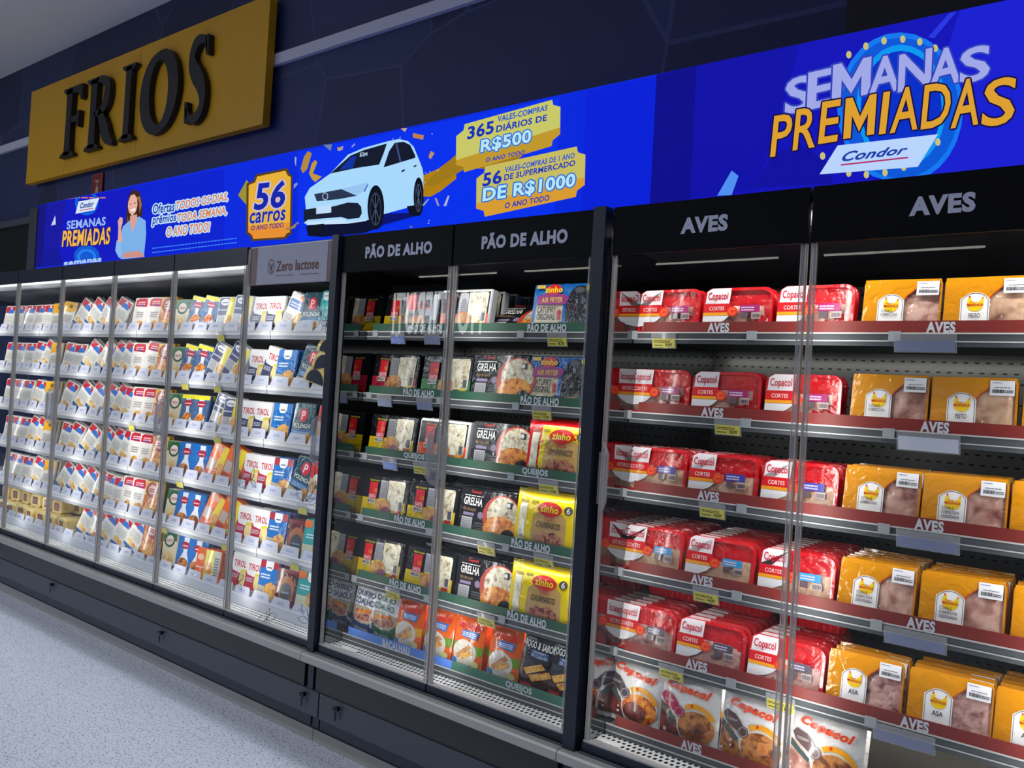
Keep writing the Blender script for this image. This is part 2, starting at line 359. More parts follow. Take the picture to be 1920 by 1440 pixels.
# ------------------------------------------------------------------ products
def film(w, h, r=.028, i=.002): return lambda q: q.prism(rrect(-w/2+i, i, w/2-i, h-i, r, 5), -.0006, -.0002, 'cling')
for key, sk, txt, meat, ml in (('RTm', 'a02068', 'COXA', 'rawmeat', 'magenta'), ('RTb', '3c40a0', 'FILE', 'palemeat', 'blue'), ('RTl', '3090c8', 'SOBRECOXA', 'palemeat', 'light blue'), ('RTk', '504858', 'ASA', 'wingmeat', 'grey')):
    W_, H_ = .226, .150
    product(key, 'chicken_tray', 'chicken tray', 'red chicken tray with %s sticker' % ml, W_, H_, .040, 'tray', '~d0101c', (), (
        ('meat', None, lambda q, meat=meat, key=key: lumps(q, -.095, .098, .012, .092, .0085, .0065, meat, len(key)+ord(key[2]), full=False)),
        ('film_lid', 'clear cling film lid', film(W_, H_)),
        ('brand_label', 'white and red printed brand label', (
            ('p', [(.02, .42), (.05, .92), (.12, .985), (.40, .985), (.385, .66), (.36, .66), (.02, .66)], 'eae2e6'),
            ('p', [(.015, .40), (.40, .40), (.33, .30), (.22, .22), (.012, .17)], 'e6e6ea'),
            ('p', [(.013, .47), (.02, .66), (.40, .66), (.42, .47)], 'd41820'),
            ('p', [(.013, .40), (.013, .47), (.42, .47), (.41, .41)], 'f0a020'),
            ('t', 'CORTES', .10, .515, .32, .595, 'f6d8d0'), ('t', 'Copacol', .07, .70, .36, .90, 'c8102c', .03),
            ('e', .44, .49, .075, .105, 'e83818'), ('ring', .44, .49, .05, .07, .6, 'f07040', 20, 340))),
        ('info_sticker', ml+' product sticker', (
            ('r', .55, .47, .83, .62, sk), ('l', .57, .50, .75, .60, 2, 'c8c0d8'), ('r', .57, .34, .67, .46, '605058'), ('r', .72, .33, .85, .46, 'b8a8a8'), ('bar', .73, .35, .84, .43, '302828'),
            ('l', .36, .05, .62, .13, 2, 'e8a040'), ('l', .66, .04, .95, .13, 3, 'e85820')))))
def mkname(key, lines):
    W_, H_ = .200, .158
    hen = [('e', .375, .53, .095, .12, 'f4cc10', 180, 360), ('p', [(.28, .53), (.285, .60), (.30, .645), (.325, .64), (.335, .585), (.36, .56), (.40, .555), (.43, .59), (.455, .635), (.47, .60), (.47, .53)], 'f4cc10'),
           ('e', .308, .655, .012, .018, 'd83010'), ('e', .462, .632, .012, .02, 'e09018'), ('l', .31, .562, .40, .580, 1, 'c02818'), ('t', 'MARINGÁ', .285, .50, .47, .555, 'c81c18', .04)]
    t = []
    n = len(lines)
    for i, s in enumerate(lines):
        hh = .075 if n == 1 else .050; y = (.30 if n == 1 else .41-.070*i); t.append(('t', s, (.31 if n == 1 else .255), y, .44 if n == 1 else .255+.0235*len(s), y+hh, '403840', .03))
    product(key, 'poultry_tray', 'poultry tray', 'yellow poultry tray labelled '+' '.join(lines), W_, H_, .034, 'tray', 'cc8410', (
        ('p', [(.0, .02), (.44, .02), (.46, .40), (.50, .56), (.56, .70), (.70, .86), (.80, .93), (.985, .95), (.985, .99), (.02, .99)], '~cc860c'),
        ('p', [(.44, .02), (.46, .40), (.50, .56), (.56, .70), (.70, .86), (.80, .93), (.80, .915), (.71, .845), (.575, .69), (.515, .55), (.475, .40), (.455, .02)], 'b84410')), (
        ('meat', 'pale raw chicken under the film', lambda q, k=key: lumps(q, -.012, .094, .006, .15, .0080, .0065, {'YTp': 'palemeat', 'YTa': 'wingmeat'}.get(k, 'rawmeat'), 9+ord(k[2]))),
        ('film_lid', 'clear cling film lid', film(W_, H_, .02)),
        ('name_label', 'white arched label with yellow hen', [('p', [(.20, .02), (.54, .02), (.54, .62), (.49, .68), (.44, .72), (.375, .735), (.31, .72), (.26, .68), (.20, .62)], 'f0eeee'),
            ('p', [(.215, .035), (.22, .035), (.22, .605), (.27, .665), (.32, .70), (.375, .712), (.43, .70), (.48, .665), (.52, .605), (.52, .035), (.527, .035), (.527, .61), (.483, .675), (.435, .712), (.375, .723), (.315, .712), (.267, .675), (.213, .61)], '505058'),
            ('l', .25, .07, .49, .15, 3, 'a8a8ac')]+hen+t),
        ('price_sticker', 'white barcode sticker', (('r', .69, .70, .965, .945, 'e6e6ea'), ('l', .71, .90, .82, .93, 1, '8888a0'), ('l', .74, .825, .92, .845, 1, '606068'), ('bar', .72, .74, .85, .80, '202024'), ('l', .86, .745, .95, .80, 2, '505058')))), rim=.005, r=.016)
mkname('YTp', ['PEITO']); mkname('YTc', ['COXA E', 'SOBRECOXA']); mkname('YTd', ['COXA E', 'SOBRECOXA', 'DESOSSADA']); mkname('YTa', ['ASA'])
for i, (key, pill, food, desc) in enumerate((('CBa', '4a4048', 'stew', 'white frozen chicken bag, browned pieces and grey badge'), ('CBb', 'b01848', 'roast', 'white frozen chicken bag with crimson ribbon'), ('CBc', '5c4440', 'roast', 'white frozen chicken bag with brown badge'), ('CBd', '604848', 'rawmeat', 'white frozen chicken bag with raw pieces shown'))):
    product(key, 'frozen_chicken_bag', 'bag of chicken', desc, .200, .190, .055, 'bag', '~e4e2e0', (
        ('p', [(.02, .03), (.40, .03), (.36, .30), (.2, .50), (.02, .56)], food if i != 1 else 'stew'), ('p', [(.02, .46), (.32, .30), (.34, .36), (.02, .56)], '3c5450' if i != 1 else '506050'),
        ('e', .66, .30, .31, .30, '~d8d0c0'), ('e', .67, .27, .29, .25, 'roast' if i != 0 else 'grilled'), ('e', .60, .2, .2, .17, 'stew' if i == 0 else 'roast'),
        ('ring', .66, .30, .33, .34, .78, 'f0a410', 25, 125), ('e', .60, .60, .02, .025, 'd83818'),
        ('p', [(.04, .66), (.10, .74), (.26, .70), (.36, .60), (.42, .50), (.30, .46), (.10, .56)], pill), ('e', .40, .47, .085, .085, pill), ('ring', .40, .47, .07, .07, .85, 'c0a8a8'), ('t', 'COZINHA', .12, .59, .30, .63, 'd0c8c8', .02)), (
        ('brand_print', 'orange-red brand lettering', (('tq', 'Copacol', ((.14, .80), (.86, .70), (.88, .86), (.15, .93)), 'e84818', .05, .25),)),), seed=20+i)
# garlic bread and cheese
for key, low, low2, wn, nm, desc, frame in (('SY', 'e0c010', 'b09010', 'd8c820', 'PÃO DE ALHO', 'black and yellow garlic bread pack', None), ('SR', 'a81830', 'c83820', 'c8a050', 'PÃO DE ALHO', 'black and crimson garlic bread pack', None),
        ('SG', '0c8038', '28a050', 'e8e8e8', 'PÃO DE CEBOLA', 'black and green onion bread pack', None), ('SO', 'e05010', 'c83808', 'e07820', 'PÃO DE ALHO', 'black and orange bread pack in white tray', 'e8e8ea')):
    W_, H_ = .268, .178
    product(key, 'garlic_bread_pack', 'garlic bread', desc, W_, H_, .040, 'card', frame or '~121318', [
        ('r', .03, .03, .97, .94, '~121318'), ('r', .012 if not frame else .03, .025, .98, .45, '~'+low), ('l', .05, .06, .60, .14, 2, low2), ('r', .02, .02, .98, .05, low2),
        ('t', nm, .14, .85, .36, .90, wn, .03), ('r', .60, .03, .96, .06, low2)], (
        ('bread_window', 'clear window showing pale bread', (('p', [(.58, .24), (.94, .24), (.95, .88), (.93, .93), (.58, .92)], 'dough'), ('e', .68, .78, .08, .12, 'lumps'), ('e', .84, .74, .07, .13, 'lumps'), ('e', .72, .5, .09, .12, 'dough'), ('e', .86, .45, .07, .12, 'lumps'), ('r', .85, .28, .92, .46, '485058'), ('r', .80, .13, .92, .26, {'SY': 'b82818', 'SO': 'f0a010'}.get(key, 'e0c020')))),
        ('nutrition_panel', None, (('r', .41, .46, .575, .90, 'a8a8ac'), ('l', .42, .48, .56, .88, 9, '707078'), ('e', .52, .30, .16, .19, 'bread'), ('e', .60, .22, .09, .09, {'SY': '8c5070', 'SR': 'a06028'}.get(key, 'bread')), ('r', .45, .46, .56, .49, wn))),
        ('brand_mark', 'red square brand mark', (('r', .17, .44, .35, .83, 'd01420'), ('t', '10', .27, .60, .34, .69, 'e8902c', .04), ('t', 'SANTA', .18, .455, .335, .54, 'e8d8d8', .04), ('r', .16, .33, .335, .435, 'd8d4d0'), ('t', 'MASSA', .17, .345, .325, .42, '181818', .05)))))
product('SK', 'cheese_bread_pack', 'cheese bread', 'black cheese bread pack with red lettering', .20, .178, .035, 'card', '~141418', (('r', .02, .02, .98, .30, '~181a20'), ('e', .4, .25, .25, .18, 'bread'), ('r', .80, .3, .95, .9, 'a8a8ac')), (
    ('brand_mark', 'red square brand mark', (('r', .08, .52, .34, .90, 'd01420'), ('t', 'PÃO DE', .38, .66, .62, .74, 'c82020', .03), ('t', 'PROVOLONE', .36, .54, .76, .63, 'c82020', .03), ('r', .08, .45, .32, .54, 'd0d0d0'), ('t', 'MASSA', .09, .46, .31, .53, '202020', .03))),))
product('GR', 'garlic_bread_box', 'garlic bread', 'black grill garlic bread pack with red bowl', .272, .188, .042, 'card', '~1b1b1e', (('l', .33, .08, .50, .34, 5, '58585c'), ('r', .08, .06, .28, .40, 'b0b0b4'), ('l', .10, .08, .26, .38, 8, '808084'), ('r', .10, .43, .30, .49, '9080a0'), ('ring', .42, .47, .05, .07, .0, '887898')), (
    ('bowl_picture', 'printed red bowl of garlic bread', (('e', .80, .50, .34, .44, 'b83c2c'), ('e', .82, .55, .28, .36, 'lumps'), ('e', .80, .32, .27, .20, 'grilled'), ('e', .63, .24, .13, .15, 'e08818'), ('e', .63, .25, .09, .10, 'grilled'), ('e', .82, .16, .14, .12, 'grilled'), ('e', .95, .15, .12, .14, '~1b1b1e'), ('r', .88, .70, .97, .82, '202024'), ('e', .91, .76, .03, .045, 'e8e8e8'))),
    ('brand_lettering', 'white and red lettering', (('t', 'GRELHA', .10, .645, .44, .80, 'eceae6', .045), ('l', .10, .83, .44, .86, 1, 'd8d4d0'), ('t', 'Copacol', .22, .885, .40, .95, 'd83028', .03), ('t', 'PÃO DE ALHO', .10, .53, .34, .60, 'a08058', .03)))))
product('ZB', 'garlic_bread_bag', 'garlic bread', 'blue air fryer garlic bread pack', .272, .186, .045, 'card', '~1068b8', (('p', [(.06, .03), (.08, .62), (.10, .70), (.5, .70), (.52, .03)], '~c8bca0'), ('t', 'CATUPIRY', .10, .42, .40, .54, '282020', .045), ('t', 'ORIGINAL', .10, .28, .40, .40, '282020', .045), ('l', .10, .08, .38, .22, 3, '806850'), ('e', .46, .42, .035, .05, 'c03040'), ('r', .435, .28, .485, .38, 'c03040')), (
    ('air_fryer_picture', 'printed black air fryer', (('p', [(.58, .14), (.56, .5), (.60, .80), (.68, .93), (.78, .95), (.86, .92), (.90, .80), (.92, .45), (.88, .14)], '~20242a'), ('e', .75, .86, .08, .06, '484c54'), ('ring', .65, .52, .05, .08, .85, '903858'), ('e', .72, .13, .2, .11, '181c20'), ('e', .74, .14, .17, .08, 'bread'), ('e', .50, .16, .05, .08, '202428'))),
    ('brand_mark', 'yellow lettering on red oval', (('p', [(.08, .58), (.55, .58), (.60, .70), (.56, .76), (.42, .80), (.22, .80), (.08, .74)], '98207c'), ('t', 'AIR FRYER', .16, .62, .50, .72, 'e8c030', .04), ('e', .34, .88, .13, .10, 'd82018'), ('t', 'zinho', .20, .82, .48, .93, 'f8d820', .06), ('r', .06, .90, .20, .97, 'e0c040'), ('e', .90, .90, .045, .07, 'e8d820')))))
for key, c1, desc in (('ZY', 'f4d600', 'yellow barbecue garlic bread bag'), ('ZR', 'd81820', 'red and yellow barbecue garlic bread bag')):
    product(key, 'garlic_bread_bag', 'garlic bread', desc, .274, .196, .050, 'bag', '~'+c1, (('r', .26 if key == 'ZR' else .02, .03, .96, .93, '~f0d400'), ('p', [(.33, .05), (.35, .60), (.42, .66), (.80, .66), (.86, .60), (.88, .05)], '~c8a060'), ('r', .10, .06, .23, .78, 'dough'), ('l', .09, .80, .24, .86, 2, '806020'), ('t', 'NOVA', .29, .80, .40, .86, '383830', .04), ('p', [(.38, .08), (.40, .22), (.50, .32), (.58, .28), (.70, .34), (.82, .24), (.84, .08)], 'churr')), (
        ('brand_mark', 'yellow lettering on red oval', (('e', .60, .74, .19, .13, 'd81818'), ('t', 'zinho', .46, .68, .74, .80, 'f8dc20', .06), ('t', 'TODO', .53, .54, .69, .61, 'c03030', .04), ('t', 'CHURRASCO', .43, .40, .80, .50, '403028', .045), ('e', .88, .76, .055, .08, '505048'), ('t', '6', .86, .71, .90, .81, 'e8e8e0', .03))),), seed=4 if key == 'ZY' else 9)
for key, c1, bt, desc in (('QB', '283c68', 'ORIGINAL', 'white and navy coalho cheese bag'), ('QG', '1c6040', 'ZERO LACTOSE', 'white and green coalho cheese bag')):
    product(key, 'coalho_cheese_bag', 'cheese', desc, .148, .184, .028, 'bag', '~'+c1, (('p', [(.0, .99), (1, .99), (1, .56), (.5, .60), (0, .56)], '~eaeaee'), ('p', [(.0, .56), (.5, .60), (1, .56), (.97, .36), (.8, .24), (.5, .20), (.2, .24), (.03, .36)], '~b8a890'), ('p', [(.08, .34), (.9, .48), (.92, .34), (.4, .24)], 'churr'), ('p', [(.2, .48), (.8, .56), (.84, .48), (.2, .40)], 'grilled'), ('t', bt, .2, .05, .8, .11, 'c8ccd4', .02)), (
        ('brand_lettering', 'dark painted lettering', (('t', 'QUEIJO', .10, .79, .86, .93, c1, .04), ('t', 'COALHO', .10, .63, .86, .77, c1, .045))),), seed=31)
for key, c1, c2, desc in (('CO', 'f06010', 'e8b020', 'orange grill cheese bag with grated-stick picture'), ('CP', 'f06818', '70a028', 'orange and green breaded cheese bag')):
    product(key, 'grill_cheese_bag', 'cheese', desc, .150, .184, .030, 'bag', '~'+c1, (('r', .02, .30, .98, .48, '~'+c2), ('e', .45, .30, .38, .27, '~e0d8cc'), ('p', [(.15, .22), (.25, .16), (.7, .42), (.6, .5)], 'bread'), ('p', [(.4, .16), (.75, .30), (.7, .38), (.32, .25)], 'toast'), ('e', .80, .12, .12, .07, 'e8e0a0'), ('e', .14, .12, .10, .06, '4880c0'), ('p', [(.30, .63), (.80, .60), (.84, .76), (.32, .76)], '3070c0'), ('l', .34, .64, .78, .74, 3, 'd8e4f0')), (
        ('brand_lettering', 'red brand lettering', (('t', 'crioulo', .18, .79, .90, .93, 'd82028', .05),)),), seed=35)
product('FS', 'barbecue_cheese_bag', 'cheese', 'black barbecue coalho cheese bag', .155, .184, .025, 'bag', '~1a1a1e', (('e', .5, .2, .42, .14, '~401810'), ('p', [(.12, .34), (.62, .52), (.74, .44), (.24, .24)], 'toast'), ('p', [(.3, .24), (.84, .42), (.92, .32), (.42, .14)], 'toast'), ('r', .10, .02, .40, .09, 'c02030'), ('r', .28, .60, .78, .74, '2c5088'), ('t', 'QUEIJO', .34, .68, .70, .73, 'e0e8f0', .03), ('t', 'DE COALHO', .32, .615, .75, .665, 'e0e8f0', .03)), (
    ('brand_lettering', 'white lettering', (('t', 'FOGO & SABOR', .10, .77, .92, .90, 'ecece8', .05),)),), seed=38)
# sliced cheese and ham packets of the white case
def pk(key, name, cat, desc, w_, h_, col, art, d=.018, parts=(), r=.008): product(key, name, cat, desc, w_, h_, d, 'card', col, art, parts, r=r)
pk('W', 'sliced_cheese_packet', 'cheese packet', 'white cheese packet, red and blue top', 0.135, 0.190, '~e8e6de', (('p', [(.06, .72), (.06, .95), (.55, .96), (.40, .80), (.35, .72)], 'c01830'), ('p', [(.60, .96), (.95, .95), (.95, .78), (.80, .80)], 'c01830'), ('p', [(.30, .70), (.40, .84), (.62, .88), (.88, .80), (.88, .70)], '3070c8'), ('l', .12, .36, .85, .62, 5, 'b8b8b4'), ('e', .34, .22, .20, .10, 'slicecheese'), ('e', .60, .20, .14, .07, 'toast'), ('p', [(.02, .02), (.98, .02), (.98, .05), (.60, .11), (.02, .10)], '2060a0')))
pk('Y', 'sliced_cheese_packet', 'cheese packet', 'white cheese packet with golden yellow top', 0.138, 0.196, '~e4e2d8', (('p', [(.03, .98), (.97, .98), (.97, .70), (.7, .64), (.3, .66), (.03, .60)], 'f0b010'), ('e', .6, .84, .16, .07, '806010'), ('l', .12, .30, .90, .56, 6, '9a9a94'), ('r', .2, .10, .5, .24, 'c8c8c4')))
pk('R', 'sliced_cheese_packet', 'cheese packet', 'white cheese packet with crimson crest', 0.142, 0.208, '~ece8e0', (('p', [(.10, .74), (.12, .92), (.30, .96), (.85, .96), (.92, .80), (.88, .72)], 'c81030'), ('l', .25, .78, .75, .90, 2, 'f0d0d0'), ('r', .3, .75, .7, .79, '704090'), ('l', .25, .42, .75, .60, 3, 'b0a8a8'), ('e', .62, .22, .24, .11, 'toast'), ('p', [(.02, .02), (.98, .02), (.98, .09), (.02, .09)], '702848')))
pk('M', 'burger_cheese_packet', 'cheese packet', 'amber packet with maroon ring crest', 0.138, 0.206, '~e0b030', (('r', .02, .02, .98, .60, '~c87838'), ('e', .5, .22, .4, .16, 'toast'), ('r', .02, .02, .98, .09, '781020'), ('ring', .5, .76, .40, .21, .62, '901828'), ('e', .5, .76, .25, .13, 'd8b0a0'), ('l', .3, .70, .7, .82, 2, '802030')))
pk('G', 'sliced_cheese_packet', 'cheese packet', 'green and cream packet with oval crest', 0.130, 0.188, '~e0d4b0', (('r', .02, .70, .98, .98, '~2c7040'), ('ring', .5, .74, .36, .20, .70, '185030'), ('e', .5, .74, .26, .14, 'e8d8c8'), ('l', .3, .70, .7, .78, 2, 'b03030'), ('e', .45, .26, .3, .16, 'slicecheese'), ('e', .6, .14, .2, .08, 'toast')))
pk('B', 'sliced_ham_packet', 'ham packet', 'blue ham packet with crimson oval', 0.128, 0.192, '~486890', (('p', [(.02, .98), (.98, .98), (.98, .86), (.02, .86)], 'ece020'), ('p', [(.30, .86), (.62, .86), (.60, .50), (.85, .30), (.80, .02), (.15, .02), (.20, .30), (.42, .50)], 'e0e0e4'), ('e', .48, .74, .30, .09, 'a81c38'), ('l', .26, .71, .70, .77, 1, 'e8c8d0'), ('p', [(.15, .30), (.50, .48), (.85, .42), (.70, .30), (.3, .22)], 'grilled'), ('l', .2, .05, .8, .2, 4, 'a8a8ac'), ('e', .16, .05, .08, .04, 'b02030')))
pk('N', 'sliced_ham_packet', 'ham packet', 'navy and yellow ham packet', 0.138, 0.192, '~eceef0', (('r', .06, .48, .60, .96, '28346c'), ('p', [(.60, .96), (.94, .96), (.92, .20), (.55, .50)], 'f0dc30'), ('e', .40, .84, .26, .09, 'e8eaf0'), ('l', .22, .81, .58, .87, 1, '404c80'), ('r', .08, .22, .44, .47, 'b8b8bc'), ('r', .06, .04, .42, .20, '303c70'), ('e', .72, .34, .20, .14, 'toast'), ('r', .60, .04, .94, .15, 'f0e020'), ('l', .1, .6, .56, .68, 1, 'c8cce0')))
for key, c in (('T', '28305c'), ('Tr', 'c01838')):
    pk(key, 'sliced_cheese_packet', 'cheese packet', 'white and %s packet with red lettering' % ('navy' if key == 'T' else 'crimson'), .130, .186, '~e4e2de', (('r', .04, .14, .96, .62, c), ('p', [(.04, .62), (.14, .52), (.5, .48), (.86, .52), (.96, .62), (.96, .98), (.04, .98)], 'ecebea'), ('t', 'TIROL', .16, .64, .84, .80, 'c81c28', .05), ('e', .74, .36, .20, .22, 'f0dc98'), ('p', [(.56, .50), (.92, .54), (.92, .60), (.6, .57)], 'e0d020'), ('l', .1, .34, .48, .46, 3, 'c8c8d8'), ('r', .04, .02, .96, .14, 'b8b8b4' if key == 'T' else 'c0b8b0'), ('l', .08, .05, .9, .12, 2, '888888')))
pk('O', 'sliced_cheese_packet', 'cheese packet', 'white, blue and orange cheese packet', 0.130, 0.178, '~ece8e4', (('e', .7, .88, .2, .09, 'e87020'), ('r', .08, .55, .92, .80, '3868b8'), ('l', .15, .6, .7, .75, 2, 'd0dcf0'), ('p', [(.5, .03), (.97, .03), (.97, .55), (.7, .5), (.5, .3)], 'slicecheese'), ('l', .08, .08, .45, .4, 5, 'b0a8a4')))
pk('P', 'sliced_cheese_packet', 'cheese packet', 'dark teal cheese packet, red oval P', 0.140, 0.198, '~1c4c5c', (('r', .03, .20, .97, .36, '2070b0'), ('l', .12, .23, .88, .33, 2, 'b0d0e8'), ('t', 'POLENGHI', .12, .40, .88, .50, 'e4ece8', .04), ('e', .5, .70, .20, .16, 'd01838'), ('t', 'P', .42, .60, .58, .80, 'f0e0e0', .03), ('p', [(.03, .02), (.97, .02), (.97, .12), (.03, .18)], 'c0b890'), ('e', .80, .16, .20, .12, 'toast')))
pk('Q', 'cream_cheese_tube', 'cream cheese', 'turquoise cream cheese tube', 0.074, 0.205, '~1c9098', (('r', .06, .55, .94, .80, '48c0c0'), ('p', [(.18, .94), (.82, .94), (.78, .78), (.5, .74), (.22, .78)], 'e4ecea'), ('l', .3, .84, .7, .88, 1, '208080'), ('r', .06, .30, .94, .34, '58c8c4'), ('ring', .5, .2, .26, .09, .7, '105860'), ('r', .1, .01, .9, .08, 'c8b898')), .035, (), .02)
for key, top in (('U', '1c70c0'), ('Ur', 'a81c30')):
    pk(key, 'sliced_cheese_packet', 'cheese packet', 'blue packet with %s corners and toast' % ('blue' if key == 'U' else 'red'), .136, .188, '~1c70c0', (('r', .03, .80, .97, .98, top), ('p', [(.30, .98), (.70, .98), (.70, .82), (.62, .74), (.38, .74), (.30, .82)], 'eceef0'), ('l', .38, .80, .62, .86, 1, '304880'), ('l', .12, .54, .6, .68, 2, 'd8e8f4'), ('p', [(.03, .02), (.97, .02), (.97, .30), (.03, .36)], 'c0b49c'), ('p', [(.38, .10), (.40, .38), (.7, .48), (.95, .40), (.95, .08)], 'toast'), ('l', .06, .06, .36, .28, 5, '989080')))
pk('S', 'turkey_slices_packet', 'ham packet', 'round-topped red and cream packet', 0.140, 0.198, '~d8b890', (('r', .03, .60, .97, .97, 'c8141c'), ('e', .55, .62, .36, .10, 'f0e8e4'), ('l', .3, .84, .8, .9, 1, 'f0c0b0'), ('e', .5, .28, .40, .24, 'ham' if 'ham' in MATS else 'dcae88'), ('r', .30, .36, .80, .45, '386838')), .02, (), .03)
pk('K', 'snack_cheese_bag', 'snack bag', 'bright blue snack bag with crimson oval', 0.145, 0.192, '~1c68b4', (('p', [(.34, .96), (.66, .96), (.62, .55), (.85, .20), (.80, .03), (.14, .03), (.2, .3), (.40, .55)], 'd8dce4'), ('e', .48, .74, .24, .10, 'a01838'), ('l', .33, .71, .64, .77, 1, 'e8c8d0'), ('e', .46, .26, .30, .14, 'roast'), ('r', .03, .01, .97, .12, 'a8a8a8')))
pk('F', 'sliced_ham_packet', 'ham packet', 'orange and yellow ham packet', 0.138, 0.196, '~f06818', (('p', [(.60, .97), (.96, .97), (.94, .10), (.50, .35)], 'f0d820'), ('e', .40, .86, .26, .08, 'e8a888'), ('r', .08, .24, .46, .54, 'c8b8ac'), ('e', .74, .36, .20, .16, 'toast'), ('r', .05, .03, .42, .20, 'c83c10'), ('e', .78, .14, .14, .07, 'e0e020')))
pk('F2', 'hamburger_cheese_box', 'cheese packet', 'orange, yellow and white burger cheese box', .200, .160, '~e06018', (('r', .38, .03, .72, .97, 'f0e010'), ('r', .72, .03, .98, .97, 'd8d8d4'), ('e', .54, .38, .15, .22, 'toast'), ('e', .2, .7, .13, .10, 'e8b8a0'), ('l', .06, .35, .32, .45, 1, 'f0c8b0'), ('l', .76, .2, .94, .8, 7, '787878')))
pk('X', 'smoked_ham_packet', 'ham packet', 'dark maroon smoked ham packet', 0.145, 0.175, '~5c2028', (('e', .5, .45, .36, .35, 'b06838'), ('e', .5, .38, .26, .24, '404854'), ('l', .32, .34, .68, .42, 1, '90a0c0'), ('r', .03, .88, .97, .97, '781c28')))
pk('Q2', 'light_cheese_packet', 'cheese packet', 'turquoise cheese packet with pale base', .150, .190, '~38a8a8', (('r', .03, .03, .97, .40, 'd0d4b8'), ('p', [(.42, .97), (.78, .97), (.78, .80), (.70, .74), (.5, .74), (.42, .80)], 'f0f2f0'), ('l', .15, .55, .55, .68, 2, 'd0f0f0'), ('e', .62, .32, .16, .18, 'd8b070'), ('e', .64, .44, .1, .08, 'e07830'), ('r', .03, .8, .35, .97, 'e07030')))
def wedge(mb, w_=.13, h_=.085, d_=.12):
    P0 = rrect(-w_/2, 0, w_/2, h_, .022, 4); n = len(P0); vs = [(x*.93, .0, z*.95) for x, z in P0]+[(x, .012, z) for x, z in P0]+[(x, d_-.012, z) for x, z in P0]+[(x*.93, d_, z*.95) for x, z in P0]
    mb.add(vs, [list(range(n)), list(range(3*n, 4*n))]+[(q*n+i, q*n+(i+1) % n, (q+1)*n+(i+1) % n, (q+1)*n+i) for q in range(3) for i in range(n)], 'cheese')
def simple(key, name, cat, desc, mb, parts, h, w_): PROD[key] = dict(meshes=[(name, mb.mesh(name, False), None)]+parts, cat=cat, desc=desc, w=w_, h=h, d=.1)
mb = MB(); wedge(mb); q = MB(); Art([('r', -.3, .2, .28, .78, '702c28'), ('l', -.22, .3, .2, .7, 3, 'c09080')]).into(q, .11, .085, -.001, .0005, x0=0)
simple('V', 'cheese_block', 'cheese block', 'film-wrapped yellow cheese block', mb, [('paper_label', q.mesh('paper_label'), 'dark red paper label')], .085, .13)
mb = MB(); P0 = [(.085*math.cos(math.radians(a)), .005+.085*math.sin(math.radians(a))) for a in range(0, 181, 12)]
mb.prism(P0, .0, .05, 'cheese'); q = MB(); q.prism([(.062*math.cos(math.radians(a)), .010+.060*math.sin(math.radians(a))) for a in range(0, 181, 15)], -.003, -.0006, '20283c')
simple('H', 'half_cheese_wheel', 'cheese wheel', 'cream half cheese wheel with navy wrapper', mb, [('wrapper', q.mesh('wrapper'), 'dark navy paper wrapper')], .09, .17)
# ------------------------------------------------------------------ room shell
def structure(name, mb): return tag(mb.build(name), kind='structure')
m, nt, b, L = newmat('terrazzo'); MATS['terrazzo'] = m
tc = nt.nodes.new('ShaderNodeTexCoord'); n1 = nt.nodes.new('ShaderNodeTexNoise'); n1.inputs['Scale'].default_value = 120; n1.inputs['Detail'].default_value = 2
n2 = nt.nodes.new('ShaderNodeTexVoronoi'); n2.inputs['Scale'].default_value = 70
r1 = nt.nodes.new('ShaderNodeValToRGB'); r1.color_ramp.elements[0].position = .32; r1.color_ramp.elements[0].color = hexc('6c7080'); r1.color_ramp.elements[1].position = .46; r1.color_ramp.elements[1].color = hexc('c6c9d2')
r2 = nt.nodes.new('ShaderNodeValToRGB'); r2.color_ramp.elements[0].position = .10; r2.color_ramp.elements[0].color = (.55, .57, .62, 1); r2.color_ramp.elements[1].position = .22; r2.color_ramp.elements[1].color = (1, 1, 1, 1)
mx = nt.nodes.new('ShaderNodeMix'); mx.data_type = 'RGBA'; mx.blend_type = 'MULTIPLY'; mx.inputs[0].default_value = 1
L(tc.outputs['Object'], n1.inputs['Vector']); L(tc.outputs['Object'], n2.inputs['Vector']); L(n1.outputs[0], r1.inputs[0]); L(n2.outputs['Distance'], r2.inputs[0])
L(r1.outputs[0], mx.inputs[6]); L(r2.outputs[0], mx.inputs[7]); L(mx.outputs[2], b.inputs['Base Color']); b.inputs['Roughness'].default_value = .42
m, nt, b, L = newmat('navy_wall'); MATS['navy_wall'] = m
tc = nt.nodes.new('ShaderNodeTexCoord'); mp = nt.nodes.new('ShaderNodeMapping'); v1 = nt.nodes.new('ShaderNodeTexVoronoi'); v2 = nt.nodes.new('ShaderNodeTexVoronoi')
mp.inputs['Location'].default_value = (.3, 0, .15); mp.inputs['Scale'].default_value = (1, 0, 1)
for v in (v1, v2): v.inputs['Scale'].default_value = .8; L(mp.outputs[0], v.inputs['Vector'])
v1.feature = 'DISTANCE_TO_EDGE'; L(tc.outputs['Object'], mp.inputs['Vector'])
ls = nt.nodes.new('ShaderNodeMath'); ls.operation = 'LESS_THAN'; ls.inputs[1].default_value = .005; L(v1.outputs['Distance'], ls.inputs[0])
rp = nt.nodes.new('ShaderNodeValToRGB'); rp.color_ramp.elements[0].color = hexc('101738'); rp.color_ramp.elements[1].color = hexc('2a3864')
L(v2.outputs['Color'], rp.inputs[0]); mx = nt.nodes.new('ShaderNodeMix'); mx.data_type = 'RGBA'; L(ls.outputs[0], mx.inputs[0]); L(rp.outputs[0], mx.inputs[6]); mx.inputs[7].default_value = hexc('38446a')
L(mx.outputs[2], b.inputs['Base Color']); b.inputs['Roughness'].default_value = .6
K('=8c8e98'); WX0, WX1, WY0, WY1, CZ = -15.0, 6.0, -15.0, .95, 4.40
